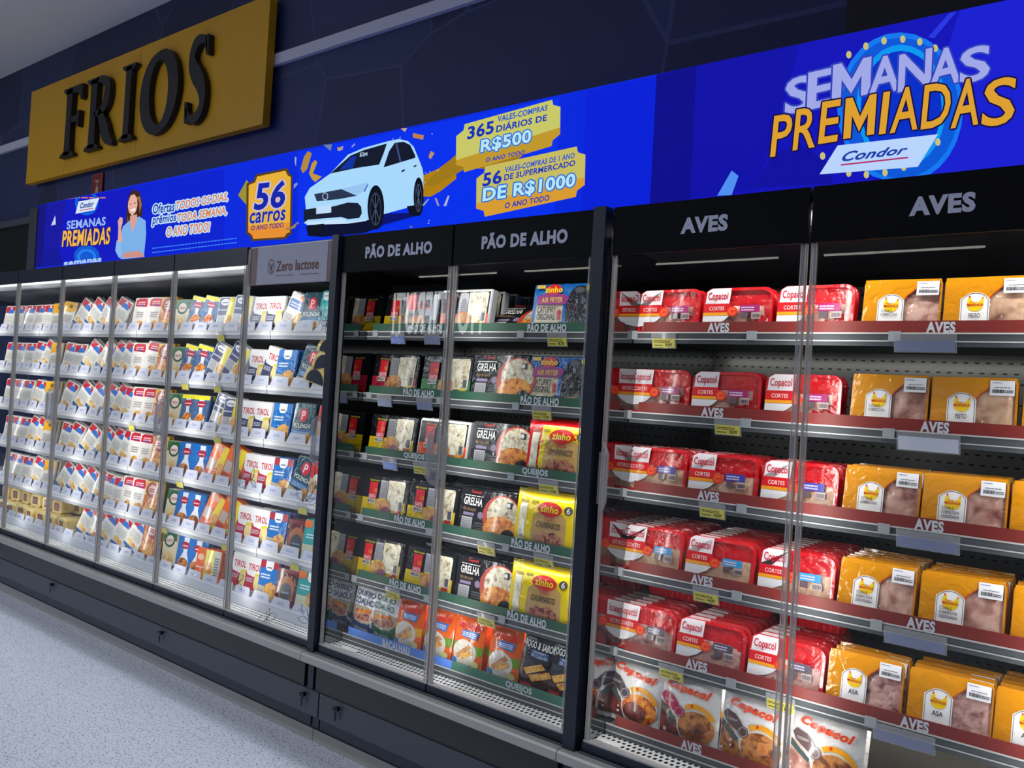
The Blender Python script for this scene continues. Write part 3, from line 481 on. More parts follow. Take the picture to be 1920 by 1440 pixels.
structure('floor', MB().box(WX0, WX1, WY0, WY1+.1, FLZ-.1, FLZ, 'terrazzo'))
structure('ceiling', MB().box(WX0, WX1, WY0, WY1+.1, CZ, CZ+.1, '=e8e6e8'))
structure('wall_back', MB().box(WX0, -1.0, WY1, WY1+.1, FLZ, CZ, 'navy_wall'))
structure('wall_back_dark', MB().box(-1.0, WX1, WY1-.012, WY1+.1, FLZ, CZ, '=0c0610'))
structure('wall_left', MB().box(WX0-.1, WX0, WY0, WY1, FLZ, CZ, '=30333c'))
structure('wall_right', MB().box(WX1, WX1+.1, WY0, WY1, FLZ, CZ, '=30333c'))
structure('wall_front', MB().box(WX0, WX1, WY0-.1, WY0, FLZ, CZ, '=30333c'))
structure('trim_1', MB().box(WX0, -1.0, WY1-.03, WY1-.001, 3.622, 3.695, '=c8cad4'))
structure('trim_2', MB().box(WX0, -6.95, WY1-.08, WY1-.001, 2.86, 2.92, '=484c54'))
structure('trim_3', MB().box(WX0, -6.95, WY1-.05, WY1-.001, 2.15, 2.86, '=07080c'))
# sign board
t = empty('sign_board', (-6.39, .86, 3.64)); tag(t, 'large yellow FRIOS sign board on the navy wall', 'sign')
sy0 = .86
mb = MB(); mb.box(-1.79, 1.79, 0, .055, -.42, .42, '=d8a000'); mb.box(-1.6, -1.5, .055, .089, -.3, .3, '=906800').box(1.5, 1.6, .055, .089, -.3, .3, '=906800')
for gx in (-1.03, .17): mb.box(gx-.003, gx+.002, -.0006, .0, -.42, .42, '=b08000')
mb.build('board', t)
def curve(pts, n=10):            # Catmull-Rom through points
    o = []; N = len(pts)
    for i in range(N-1):
        p0, p1, p2, p3 = [Vector(pts[max(0, min(N-1, j))]) for j in (i-1, i, i+1, i+2)]
        for k in range(n):
            u = k/n; o.append(.5*((2*p1)+(p2-p0)*u+(2*p0-5*p1+4*p2-p3)*u*u+(3*p1-p0-3*p2+p3)*u**3))
    o.append(Vector(pts[-1])); return [tuple(p) for p in o]
def stroke(mb, pts, ws, tf, y0, y1):
    c = curve([(p[0], p[1]) for p in pts]); wv = curve([(a, 0) for a in ws]); n = len(c); L_, R_ = [], []
    for i, p in enumerate(c):
        a = Vector(c[min(i+1, n-1)])-Vector(c[max(i-1, 0)]); a.normalize(); q = Vector((-a.y, a.x))*wv[i][0]/2
        L_.append(tuple(Vector(p)+q)); R_.append(tuple(Vector(p)-q))
    for i in range(n-1): mb.prism([tf(*R_[i]), tf(*R_[i+1]), tf(*L_[i+1]), tf(*L_[i])], y0, y1, '=05060b')
def serif(mb, cx, z, wd, s, tf, y0, y1): mb.prism([tf(cx-wd/2, z), tf(cx+wd/2, z), tf(cx+wd/2, z+s*.03), tf(cx+wd*.28, z+s*.075), tf(cx-wd*.28, z+s*.075), tf(cx-wd/2, z+s*.03)], y0, y1, '=05060b')
for ch, pa, pb in (('F', (112, 291), (160, 179)), ('R', (156, 275), (222, 160)), ('I', (221, 257), (260, 138)), ('O', (259, 243), (341, 110)), ('S', (341, 222), (401, 81))):
    a0 = at(pa[0], (pa[1]), sy0-.04); a1 = at(pb[0], pb[1], sy0-.04); x0, x1 = a0.x+.02, a1.x-.04; z0, z1 = 3.345, 3.925
    tf = lambda u, v: (x0+(x1-x0)*u-t.location.x, z0+(z1-z0)*v-t.location.z); y0, y1 = -.045, -.002; mb = MB()
    if ch == 'I':
        mb.prism([tf(.27, .02), tf(.71, .02), tf(.69, .5), tf(.71, .98), tf(.27, .98), tf(.29, .5)], y0, y1, '=05060b'); serif(mb, .5, 0, 1, 1, tf, y0, y1); serif(mb, .5, 1, 1, -1, tf, y0, y1)
    elif ch == 'F':
        mb.prism([tf(.16, .02), tf(.46, .02), tf(.44, .5), tf(.46, .98), tf(.16, .98), tf(.18, .5)], y0, y1, '=05060b'); serif(mb, .31, 0, .7, 1, tf, y0, y1)
        mb.prism([tf(.0, 1), tf(.98, 1), tf(1, .80), tf(.90, .78), tf(.84, .86), tf(.70, .90), tf(.40, .91), tf(.16, .91), tf(0, .96)], y0, y1, '=05060b')
        mb.prism([tf(.40, .57), tf(.76, .57), tf(.78, .63), tf(.88, .63), tf(.86, .40), tf(.78, .40), tf(.76, .48), tf(.40, .48)], y0, y1, '=05060b')
    elif ch == 'R':
        mb.prism([tf(.13, .02), tf(.37, .02), tf(.35, .5), tf(.37, .98), tf(.13, .98), tf(.15, .5)], y0, y1, '=05060b'); serif(mb, .25, 0, .5, 1, tf, y0, y1); serif(mb, .2, 1, .4, -1, tf, y0, y1)
        stroke(mb, [(.30, .955), (.52, .95), (.70, .86), (.72, .72), (.66, .59), (.48, .50), (.30, .495)], [.08, .10, .17, .21, .17, .10, .07], tf, y0, y1)
        stroke(mb, [(.46, .52), (.60, .36), (.72, .20), (.84, .09), (1.0, .02)], [.10, .2, .24, .17, .05], tf, y0, y1)
    elif ch == 'O':
        pts = [(.5+.40*math.cos(math.radians(a)), .5+.47*math.sin(math.radians(a))) for a in range(90, 451, 20)]
        stroke(mb, pts, [.10+.17*abs(math.cos(math.radians(a-8)))**1.3 for a in range(90, 451, 20)], tf, y0, y1)
    else:
        stroke(mb, [(.86, .80), (.80, .93), (.56, .975), (.32, .90), (.24, .74), (.38, .60), (.62, .47), (.78, .32), (.76, .14), (.52, .03), (.24, .05), (.08, .18)], [.05, .09, .12, .19, .25, .27, .27, .26, .19, .12, .10, .05], tf, y0, y1)
        mb.prism([tf(.78, 1.0), tf(.92, 1.0), tf(.96, .76), tf(.86, .76)], y0, y1, '=05060b'); mb.prism([tf(.02, .26), tf(.12, .26), tf(.20, .0), tf(.06, .0)], y0, y1, '=05060b')
    mb.build('letter', t)['label'] = 'black raised serif letter '+ch
# fire extinguisher sign
a0 = at(170, 372, .93); a1 = at(192, 325, .93); mb = MB().box(0, a1.x-a0.x, 0, .008, 0, .31, '=8c2420'); W_ = a1.x-a0.x
s = mb.build('extinguisher_sign', None, (a0.x, .935, 2.885)); tag(s, 'small red extinguisher sign above the lit screen', 'sign')
q = MB(); Art([('p', [(.36, .0), (.64, .0), (.64, .52), (.60, .62), (.53, .66), (.53, .72), (.47, .72), (.47, .66), (.40, .62), (.36, .52)], '=b8b09c'), ('r', .44, .74, .56, .78, '=b8b09c'), ('p', [(.3, .80), (.7, .76), (.7, .79), (.3, .84)], '=b8b09c'), ('r', .03, .02, .06, .98, '=a06058'), ('r', .94, .02, .97, .98, '=a06058'), ('r', .03, .96, .97, .98, '=a06058')]).into(q, W_, .31, -.0005, .0008, x0=0)
q.build('pictogram', s)['label'] = 'cream extinguisher pictogram'
# things across the aisle, seen as reflections in the glass doors
mb = MB(); m_ = K('!e8ecf0'); vs, fs = text_geo('HORTIFRUTI', .025, 0)
a0, a1 = at(735, 624, 6.2), at(906, 545, 6.2)
t2 = empty('hanging_sign', ((a0.x+a1.x)/2, -6.2, a0.z)); tag(t2, 'white lit HORTIFRUTI lettering hung across the aisle', 'sign')
wd = a1.x-a0.x; hh = abs(a1.z-a0.z)
mb.add([((.5-u)*wd, 0, v*hh) for u, v in vs], fs, '!e8ecf0'); mb.build('lettering', t2)
MB().box(-wd/2-.1, wd/2+.1, -.06, -.02, -.12, hh+.12, '=23282c').build('backing_board', t2)
for i, (x, y) in enumerate([(-13+3.2*i, yy) for yy in (-10.5, -12.0) for i in range(6)]):
    MATS.get('tube') or MATS.setdefault('tube', K('!fffaf0'))
    o = MB().box(-1.2, 1.2, -.02, .02, -.03, .0, 'tube').build('tube', None)
    r = empty('ceiling_light', (x, y, 4.26)); o.parent = r; MB().box(-1.25, 1.25, -.04, .04, .0, .14, '=d0d0d0').build('housing', r)
    tag(r, 'linear ceiling light far across the hall, mirrored in the doors', 'ceiling light', 'far ceiling lights')
K('!fffaf0').node_tree.nodes['Principled BSDF'].inputs['Emission Strength'].default_value = 7
K('!e8ecf0').node_tree.nodes['Principled BSDF'].inputs['Emission Strength'].default_value = 9
# ------------------------------------------------------------------ refrigerated cases
SZ = [1.823, 1.560, 1.302, 1.041, .779, .542]
A0, A1, B0, B1, C0, C1 = -7.18, -2.739, -2.695, -1.455, -1.393, .48
GB, GT, HT = .516, 2.053, 2.205          # glass bottom, glass top, case top
def slots(key, base, px, py, fx, fy, ax, rough=.4, met=0.0):
    m, nt, b, L = newmat(key); MATS[key] = m; tc = nt.nodes.new('ShaderNodeTexCoord'); sp = nt.nodes.new('ShaderNodeSeparateXYZ'); L(tc.outputs['Object'], sp.inputs[0])
    def M(op, a, bb, c=None):
        n = nt.nodes.new('ShaderNodeMath'); n.operation = op
        for i, v in enumerate((a, bb, c)):
            if v is None: continue
            if isinstance(v, (int, float)): n.inputs[i].default_value = v
            else: L(v, n.inputs[i])
        return n.outputs[0]
    v = M('DIVIDE', sp.outputs[ax], py); row = M('FLOOR', v, None); fv = M('FRACT', v, None); off = M('MULTIPLY', M('FLOORED_MODULO', row, 2.0), .5)
    fu = M('FRACT', M('ADD', M('DIVIDE', sp.outputs[0], px), off), None)
    mk = M('MULTIPLY', M('LESS_THAN', fu, fx), M('LESS_THAN', fv, fy)); mx = nt.nodes.new('ShaderNodeMix'); mx.data_type = 'RGBA'
    L(mk, mx.inputs[0]); mx.inputs[6].default_value = hexc(base); mx.inputs[7].default_value = hexc('050506'); L(mx.outputs[2], b.inputs['Base Color'])
    b.inputs['Roughness'].default_value = rough; b.inputs['Metallic'].default_value = met
slots('back_dark', '6c7074', .032, .033, .42, .16, 2, .38, .3); slots('back_light', '85878b', .032, .033, .42, .16, 2)
slots('grille', 'f4f4f0', .0190, .0245, .58, .60, 1)
def lettering(s, x0, x1, z0, z1, y, k, parent, bold=.03, shear=0, name='lettering', label=None, depth=.0012):
    vs, fs = text_geo(s, bold, shear); mb = MB(); mb.add([(x0+(x1-x0)*u, y-depth, z0+(z1-z0)*v) for u, v in vs], fs, k)
    o = mb.build(name, parent)
    if label: o['label'] = label
    return o
def make_case(x0, x1, doors, label, kind, mods, left_mirror, hide_left=0):
    t = empty('refrigerated_case', (0, 0, 0)); tag(t, label, 'refrigerated case', 'refrigerated cases')
    white = kind == 'cheese'; inner = 'white_enamel' if white else 'darksteel'
    # base: from the floor up
    rx0 = {'cheese': x0, 'bread': A1+.003, 'poultry': B1+.003}[kind]
    mb = MB(); mb.box(rx0, x1, .0, .78, .176, .50, 'navy'); mb.box(rx0, x1, .04, .78, FLZ+.002, .176, 'navy'); mb.build('base_cabinet', t)
    MB().box(rx0, x1, .025, .040, FLZ+.001, .142, 'bumper').build('toe_kick', t)
    gj = at(597, 1325, -.026).x; g = (x0, gj-.004) if kind == 'cheese' else ((gj+.004, x1-.008) if kind == 'bread' else (x0+.028, x1-.008))
    MB().box(g[0], g[1], -.026, .0, .222, .325, 'panel').box(g[0], g[1], -.016, .0, .176, .222, 'navy').build('kick_panel', t)
    MB().box(x0+.01, x1-.02, -.020, .0, .326, .445, 'blackpanel').build('lower_panel', t)
    mb = MB(); mb.xprism([(-.022, .442), (-.058, .442), (-.066, .448), (-.066, .474), (-.060, .480), (-.022, .480)], rx0, x1, 'bumper'); mb.build('bumper_rail', t)
    MB().box(x0, x1, -.022, .0, .446, .462, 'black').box(x0, x1, -.030, -.024, .478, .486, 'darksteel').build('rail_channel', t)
    # inside
    q = MB().box(x0, x1, .78, .80, .50, 2.17, 'back_light' if white else 'back_dark')
    if kind == 'poultry':
        for xa in (-1.38, -.62, .14): q.box(xa+.002, xa+.757, .772, .779, .53, .762, 'decksteel')
    q.build('back_panel', t)
    MB().box(x0, x1, .02, .80, 2.172, HT, 'white_enamel' if white else 'navy').build('canopy', t)
    mb = MB(); mb.xprism([(.10, 2.125), (.115, 2.108), (.16, 2.108), (.16, 2.17), (.10, 2.17)], x0, x1, inner if white else 'blackpanel'); mb.xprism([(.16, 2.09), (.78, 2.045), (.78, 2.17), (.16, 2.17)], x0, x1, '=54565c' if white else 'blackpanel'); mb.build('air_duct', t)
    MB().box(x0, x1, .008, .112, .500, .506, 'grille').box(x0, x1, .000, .009, .500, .520, 'aluminium').build('air_grille', t)
    if left_mirror: MB().box(x0, x0+.010, .015, .775, .505, 2.12, 'mirror').build('mirror_side_panel', t)['label'] = 'mirror-finish side panel'
    MB().box(x1-.012, x1-.002, .015, .775, .505, 2.12, 'darksteel' if not white else 'white_enamel').build('side_panel', t)
    # shelves
    for si, z in enumerate(SZ):
        deck = si == 5; yf = .112 if deck else .145
        for ma, mbx in mods:
            s = MB().box(ma, mbx, yf+.006, .74, z-.016, z-.006, inner if not (deck and kind == 'poultry') else 'decksteel').build('deck' if deck else 'shelf', t)
            if white:
                if deck: MB().box(ma, mbx, yf-.004, yf+.004, .506, z+.012, '=d0d4e0').build('price_rail', s)
                else:
                    q = MB(); q.box(ma+.002, mbx-.002, yf-.006, yf+.004, z-.020, z+.004, '=e8e8ea'); q.box(ma+.002, mbx-.002, yf-.003, yf+.006, z-.038, z-.018, '=b0b2b8'); q.box(ma+.002, mbx-.002, yf-.008, yf-.003, z-.003, z+.001, 'aluminium'); q.build('price_rail', s)
                n = int((mbx-ma)/.1285)
                for i in range(n):      # white product stoppers with a printed mark
                    cx = ma+(i+.5)*(mbx-ma)/n; hw = .46*(mbx-ma)/n
                    if prj((cx, .15, z)) < -12: continue
                    q = MB(); q.prism([(-hw, 0), (hw, 0), (hw*.80, .047), (-hw*.80, .047)], 0, .003, '=c4c8d8')
                    Art([('l', -.35, .40, .35, .70, 2, '8c94c0')]).into(q, hw, .047, 0, .0004, x0=0)
                    o = q.build('product_stopper', s, (cx, yf+.004, z+.003)); o.rotation_euler = (math.radians(-14), 0, 0)
            else:
                green = kind == 'bread'; zl = z
                q = MB(); q.box(ma, mbx, yf-.004, yf+.005, z-.036, z-.002, 'darksteel'); q.box(ma, mbx, yf-.008, yf-.003, z-.003, z+.001, 'aluminium'); q.box(ma, mbx, yf-.007, yf-.004, z-.024, z-.021, 'aluminium')
                if deck: q.box(ma, mbx, yf-.002, yf+.004, .506, z-.03, 'darksteel')
                q.build('price_rail', s)
                hs = .033
                if green and deck:
                    sp = xat(848, .11, z+.02); MB().box(ma+.035, sp, yf-.006, yf-.003, z+.001, z+hs, '=4c7cd0').build('category_strip', s)['label'] = 'light blue category strip'
                    MB().box(sp, mbx, yf-.006, yf-.003, z+.001, z+hs, '=346c58').build('category_strip', s)['label'] = 'green category strip'
                else: MB().box(ma+.035, mbx, yf-.006, yf-.003, z+.001, z+hs, '=265440' if green else '=7c2620').build('category_strip', s)
                for (tx, pa, pb) in LETTER[kind][si]:
                    xa, xb = xat(pa, yf-.006, z+.02), xat(pb, yf-.006, z+.02); lettering(tx, xa, xb, z+.002, z+.002+(.026 if 'Ã' not in tx else .031), yf-.006, '=c8ccd4', s, .045)
                for px in CLIPS[kind][si]:
                    xa = xat(px, yf-.01, z-.01); MB().box(xa-.015, xa+.015, yf-.012, yf-.005, z-.024, z+.004, 'acrylicgrey').build('rail_clip', s)
    # canopy front
    for i, (da, db) in enumerate(doors):
        if kind == 'cheese' and i < len(doors)-1: MB().box(da+.004, db-.004, -.012, .006, 2.118, HT-.004, 'navy').build('header_panel', t)
        elif kind == 'cheese':
            h = MB().box(da+.012, db-.004, -.006, -.003, 2.020, HT-.012, '=7c6468').box(da+.075, db-.055, -.0075, -.006, 2.022, HT-.012, '=a6a8ba').build('header_panel', t); h['label'] = 'white Zero lactose panel between brown side bands'
            xa, xb = xat(518, -.01, 2.11), xat(597, -.01, 2.11); lettering('Zero lactose', xa, xb, 2.078, 2.122, -.0076, '=6c3c30', h, .018)
            q = MB(); Art([('ring', 0, 0, 1, 1, .88, '=6c5048'), ('p', [(-.1, -.5), (.2, -.5), (.35, .1), (.5, .5), (.3, .45), (0, -.1), (-.4, .5), (-.5, .3)], '=6c5048'), ('ring', .05, -.45, .4, .3, .8, '=6c5048', 180, 360)]).into(q, .024, .034, -.0085, .0006, x0=xat(508, -.01, 2.11), z0=2.100); q.build('emblem', h)
            q = MB(); Art([('l', 0, 0, .42, 1, 1, '=6c5c60'), ('l', .60, 0, 1, 1, 1, '=6c5c60')]).into(q, xb-xa, .006, -.0082, .0005, x0=xa, z0=2.056); q.build('flourish', h)
        else:
            h = MB().box(da+.006, db-.004, -.016, .004, GT, HT, 'header').build('header_panel', t)
            tx, pa, za, pb, zb = HEAD[kind][i] if i < len(HEAD[kind]) else (None,)*5
            if tx: lettering(tx, at(pa, za, -.017).x, at(pb, zb, -.017).x, 2.106, 2.149 if 'Ã' not in tx else 2.158, -.016, '=c0c6dc', h, .05)
    # glass doors
    for i, (da, db) in enumerate(doors):
        d = empty('door'); d.parent = t
        top = GT if kind != 'cheese' else 2.118
        if kind == 'cheese' and i == len(doors)-1: top = 2.19
        g0, g1 = da+.006, db-.006
        MB().box(g0, g1, .0, .005, GB, top, 'glass').build('glass', d)
        q = MB()
        for e0, sgn in ((g0, 1), (g1, -1)):
            q.box(min(e0, e0+sgn*.016), max(e0, e0+sgn*.016), -.008, -.001, GB, top, 'acrylic'); q.box(min(e0, e0+sgn*.0035), max(e0, e0+sgn*.0035), -.010, .006, GB, top, 'edge')
            q.box(min(e0+sgn*.0135, e0+sgn*.016), max(e0+sgn*.0135, e0+sgn*.016), -.010, -.007, GB, top, 'edge')
        q.build('door_edge', d)
        MB().box(da+.003, db-.003, -.018, .010, .482, GB-.004, 'navy').box(da+.003, db-.003, -.012, .006, GB-.004, GB+.003, 'aluminium').build('bottom_rail', d)
        side = 1 if (i+len(doors)+HANDLE_PAR[kind]) % 2 else -1; ex = g1-.004 if side > 0 else g0+.004; s_ = -side
        z0, z1 = 1.238, 1.460; pts = [(ex, -.012, z1), (ex+s_*.022, -.030, z1-.012), (ex+s_*.038, -.038, z1-.035), (ex+s_*.038, -.038, z0+.035), (ex+s_*.022, -.030, z0+.012), (ex, -.012, z0)]
        q = MB(); q.tube(pts, .0045, 'acrylic', 8)
        q.add([pts[k] for k in range(6)]+[(p[0], p[1]+.004, p[2]) for p in pts], [(0, 1, 2, 3, 4, 5), (11, 10, 9, 8, 7, 6)]+[(k, (k+1) % 6, (k+1) % 6+6, k+6) for k in range(6)], 'acrylic')
        for k in (.010, .020, .030): q.box(min(ex+s_*k, ex+s_*(k+.0025)), max(ex+s_*k, ex+s_*(k+.0025)), -.044, -.034, z0+.03, z1-.03, 'acrylic')
        q.build('handle', d)
        if kind == 'cheese' and i == len(doors)-1:
            rr = random.Random(8)
            for px, py, sz in ((592, 905, .11), (575, 940, .10), (448, 912, .08), (470, 900, .06), (445, 1090, .07), (500, 1160, .08), (580, 1165, .09), (602, 590, .07), (612, 610, .05)):
                p = at(px, py, -.001)
                for k in range(5):
                    a = rr.uniform(0, 6.3); c_, s_ = math.cos(a), math.sin(a); L = sz*rr.uniform(.6, 1); pts = []
                    for u, v in ((0, 0), (.3, .16), (.65, .18), (1, 0), (.65, -.18), (.3, -.16)): pts.append((p.x+L*(u*c_-v*s_), -.0012, p.z+L*(u*s_+v*c_)))
                    pts = [q_ for q_ in pts if da+.025 < q_[0] < db-.025]
                    if len(pts) > 3: MB().tube(pts, .0011, '=1c4434', 4, closed=len(pts) == 6).build('leaf_decal', d)
    return t
MATS['acrylicgrey'] = K('=9aa0a4')
LETTER = {'bread': [[('PÃO DE ALHO', 767, 826), ('PÃO DE ALHO', 990, 1062)], [('PÃO DE ALHO', 757, 814), ('PÃO DE ALHO', 977, 1048)], [('QUEIJOS', 758, 796), ('QUEIJOS', 980, 1027)], [('PÃO DE ALHO', 740, 797), ('PÃO DE ALHO', 960, 1031)], [('PÃO DE ALHO', 731, 789), ('PÃO DE ALHO', 952, 1024)], [('BACALHAU', 718, 768), ('QUEIJOS', 949, 997)]],
          'poultry': [[('AVES', 1328, 1367), ('AVES', 1738, 1791)], [('AVES', 1316, 1356), ('AVES', 1727, 1779)], [('AVES', 1309, 1348), ('AVES', 1716, 1769)], [('AVES', 1297, 1336), ('AVES', 1701, 1753)], [('AVES', 1287, 1326), ('AVES', 1689, 1741)], [('AVES', 1278, 1315)]]}
CLIPS = {'bread': [[704, 836, 976], [692, 824, 967], [684, 958], [676, 804, 948], [664, 800, 941], []],
         'poultry': [[1187, 1409, 1677], [1176, 1398, 1666], [1167, 1390, 1657], [1160, 1381, 1643], [1150, 1370, 1632], []]}
HEAD = {'bread': [('PÃO DE ALHO', 686, 474, 809, 466), ('PÃO DE ALHO', 904, 458, 1063, 446)], 'poultry': [('AVES', 1278, 430, 1363, 418), ('AVES', 1707, 394, 1827, 380)]}
HANDLE_PAR = {'cheese': 0, 'bread': 1, 'poultry': 1}
ad = [-7.18, -6.551, -5.911, -5.271, -4.629, -4.001, -3.366, -2.739]; adoors = list(zip(ad, ad[1:]))
make_case(A0, A1, adoors, 'long white-lit cheese case with glass doors at the left end', 'cheese', [(-7.18, -5.912), (-5.911, -4.630), (-4.629, -3.367), (-3.366, -2.752)], False)
make_case(B0, B1, [(B0, -2.072), (-2.072, B1)], 'two-door case under PÃO DE ALHO headers, between two dark posts', 'bread', [(B0+.012, B1-.014)], True)
make_case(C0, C1, [(C0, -.768), (-.768, -.143), (-.143, C1)], 'red-stripped poultry case under AVES headers', 'poultry', [(C0+.012, C1-.014)], True)
for (px0, px1, lab) in ((A1+.002, B0-.002, 'narrow dark post between cheese case and garlic bread case'), (B1+.002, C0-.014, 'dark post between garlic bread case and poultry case')):
    o = MB().box(px0, px1, -.035, .012, .482, HT+.003, 'navy').box(px0+.003, px1-.003, -.022, .10, .18, .441, 'navy').build('case_post'); tag(o, lab, 'post')
for j, (kx, ky) in enumerate(((98, 1096), (303, 1186), (570, 1301), (633, 1329))):
    p = at(kx, ky, -.03); q = MB(); q.tube([(0, -.010, 0), (0, .003, 0)], .009, 'key', 12); q.box(-.014, .014, -.016, -.010, -.006, .006, 'key'); o = q.build('panel_key', None, (p.x, -.028, p.z))
    MB().box(-.004, .004, -.014, -.011, -.045, -.010, 'key').build('key_tag', o)
    tag(o, ['black key in the kick panel farthest down the aisle', 'black key in kick panel midway along the cheese case', 'black key in kick panel just before the narrow post', 'black key in kick panel just after the narrow post'][j], 'key', 'kick panel keys')
# instruction stickers on the air grilles
for px, py, lab in ((655, 1200, 'small white sticker on garlic bread case grille'), (1141, 1383, 'small white sticker on poultry case grille')):
    p = at(px, py, .05); o = MB().box(-.045, .045, -.016, .016, 0, .001, '=e8e8e8').build('grille_sticker', None, (xat(px, .05, .507), .055, .507)); tag(o, lab, 'sticker')
# ------------------------------------------------------------------ goods on the shelves
SHN = ['top', 'second', 'third', 'fourth', 'fifth', 'bottom']
def row(kind, si, items, post, plural, y0=.165, pitch=.045, start=1, leanf=5):
    """items: (key, x centre, tilt, number deep, lean) from left to right; the number counts away from the post"""
    z = SZ[si]; n = len(items)
    for i, (key, x, tilt, deep, lean) in enumerate(items):
        num = i+1 if post > 0 else n-i
        p = PROD[key]; pt = pitch if pitch > p['d'] else p['d']+.004; pt = .078 if (key == 'SO' and si == 0) else pt; rz = 5 if kind == 'cheese' else 0
        for k in range(deep):
            jit = random.uniform(-1, 1); th = math.radians(abs(tilt)); lz = p['w']/2*math.sin(th) if tilt else 0
            if PROD[key]['meshes'][0][1].get('bag'): lz += .012
            y = y0+k*pt+(.05 if (key == 'SY' and si == 0) else 0)-(.012 if key == 'SK' else 0)
            if y > .70: break
            tl = tilt+(random.uniform(-1, 1)*.6 if k == 0 and not tilt else random.uniform(-1.2, 1.2)*(k > 0))
            lab = '%s, %s from the %s, %s shelf' % (p['desc'], ordn(num), plural, SHN[si])
            if k: lab = '%s, %s deep, %s from the %s, %s shelf' % (p['desc'], ordn(k+1), ordn(num), plural, SHN[si])
            wds = lab.split()
            if len(wds) > 16: lab = ' '.join(w_ for w_ in lab.replace(' from the ', ' from ').split())
            if len(lab.split()) > 16: lab = lab.replace(' shelf', '', 1) if False else lab
            spawn(key, (x+.0025*jit*(k > 0), y, z-.005+max(.0, lz)+(.010 if key[:2] in BAGS else 0)), tl, lean, rz+jit*.8, lab, '%s in the %s case' % (p['cat'], kind))
BAGS = ('CB', 'QB', 'QG', 'CO', 'CP', 'FS', 'ZY', 'ZR')
# poultry case: red trays then yellow trays
RX = [(1192, 1312, 1450, 1606), (1176, 1292, 1428, 1590), (1168, 1286, 1421, 1573), (1160, 1279, 1415, 1562), (1148, 1264, 1396, 1545)]
YX = [(1612, 1764, 1922, 2090), (1590, 1740, 1912, 2080), (1575, 1722, 1888, 2060), (1566, 1718, 1890, 2060), (1545, 1696, 1857, 2030)]
RK = [('RTm',)*3, ('RTm',)*3, ('RTb',)*3, ('RTl',)*3, ('RTk',)*3]; RD = [2, 2, 5, 8, 7]
YK = [('YTc', 'YTp', 'YTp'), ('YTc', 'YTp', 'YTp'), ('YTc', 'YTd', 'YTd'), ('YTd', 'YTd', 'YTd'), ('YTa', 'YTa', 'YTa')]; YD = [(1, 1, 1), (2, 2, 2), (4, 4, 4), (6, 5, 5), (3, 4, 5)]
for si in range(5):
    z = SZ[si]; it = []
    for i in range(3):
        a, b_ = xat(RX[si][i], .17, z+.02), xat(RX[si][i+1], .17, z+.02); it.append((RK[si][i], (a+b_)/2 if i < 2 else a+.118, 0, RD[si]-(si == 1 and i == 0), [6, 5, 7, 8, 8][si]))
    for i in range(3):
        a = xat(YX[si][i], .17, z+.02); it.append((YK[si][i], a+.103, 0, YD[si][i], [6, 6, 9, 10, 10][si]))
    row('poultry', si, it, 1, 'post', pitch=.046 if si < 2 else .043)
# upside-down red trays lying on the stacks of the fifth shelf
for i in range(3):
    a = (xat(RX[4][i], .17, .8)+xat(RX[4][i+1], .17, .8))/2+.02
    o = spawn('RTk', (a, .315, SZ[4]+.192), 0, 0, 0, 'red chicken tray lying flat on the %s stack, fifth shelf' % ordn(i+1), 'red trays lying on the stacks'); o.rotation_euler = (math.radians(-87), 0, 0)
it = []
for key, px, tl in (('CBa', 1188, 4), ('CBb', 1295, -2), ('CBc', 1412, 0), ('CBd', 1545, 2)): it.append((key, xat(px, .17, .56), tl, 2, 9))
row('poultry', 5, it, 1, 'post', y0=.145, pitch=.06)
# garlic bread case
BR = [[('SY', 701, 0, 2), ('SK', 762, 0, 2), ('SO', 819, 0, 6), ('GR', 905, 0, 1), ('ZB', 993, 0, 2)], [('SR', 695, 0, 2), ('SG', 788, 0, 2), ('GR', 881, 0, 2), ('ZB', 985, 0, 2)], [('SY', 690, 0, 3), ('SO', 780, 0, 2), ('GR', 879, 0, 2), ('ZR', 984, 0, 2)],
      [('SY', 676, 0, 4), ('SY', 761, 0, 4), ('GR', 855, 0, 4), ('ZY', 962, 0, 3)], [('SY', 667, 0, 4), ('SY', 756, 0, 4), ('GR', 850, 0, 4), ('ZY', 953, 0, 4)]]
for si, r in enumerate(BR):
    it = []
    for j, (key, px, tl, dp) in enumerate(r):
        a = xat(px, .17, SZ[si]+.02); nx = xat(r[j+1][1], .17, SZ[si]+.02) if j < len(r)-1 else a+.28
        it.append((key, a+PROD[key]['w']/2 if key != 'SK' else (a+nx)/2, tl, dp, 7 if not (si == 0 and key == 'GR') else 48))
    row('garlic bread', si, it, 1, 'narrow post', pitch=.048)
it = [(k, xat(px, .17, .57), tl, dp, 8) for k, px, tl, dp in (('QB', 685, 3, 1), ('QG', 722, 3, 2), ('CO', 769, 0, 3), ('CP', 824, 0, 2), ('CP', 880, 0, 3), ('CP', 947, 0, 3), ('FS', 1009, 3, 2), ('FS', 1062, 3, 2))]
row('garlic bread', 5, it, 1, 'narrow post', y0=.15, pitch=.035)
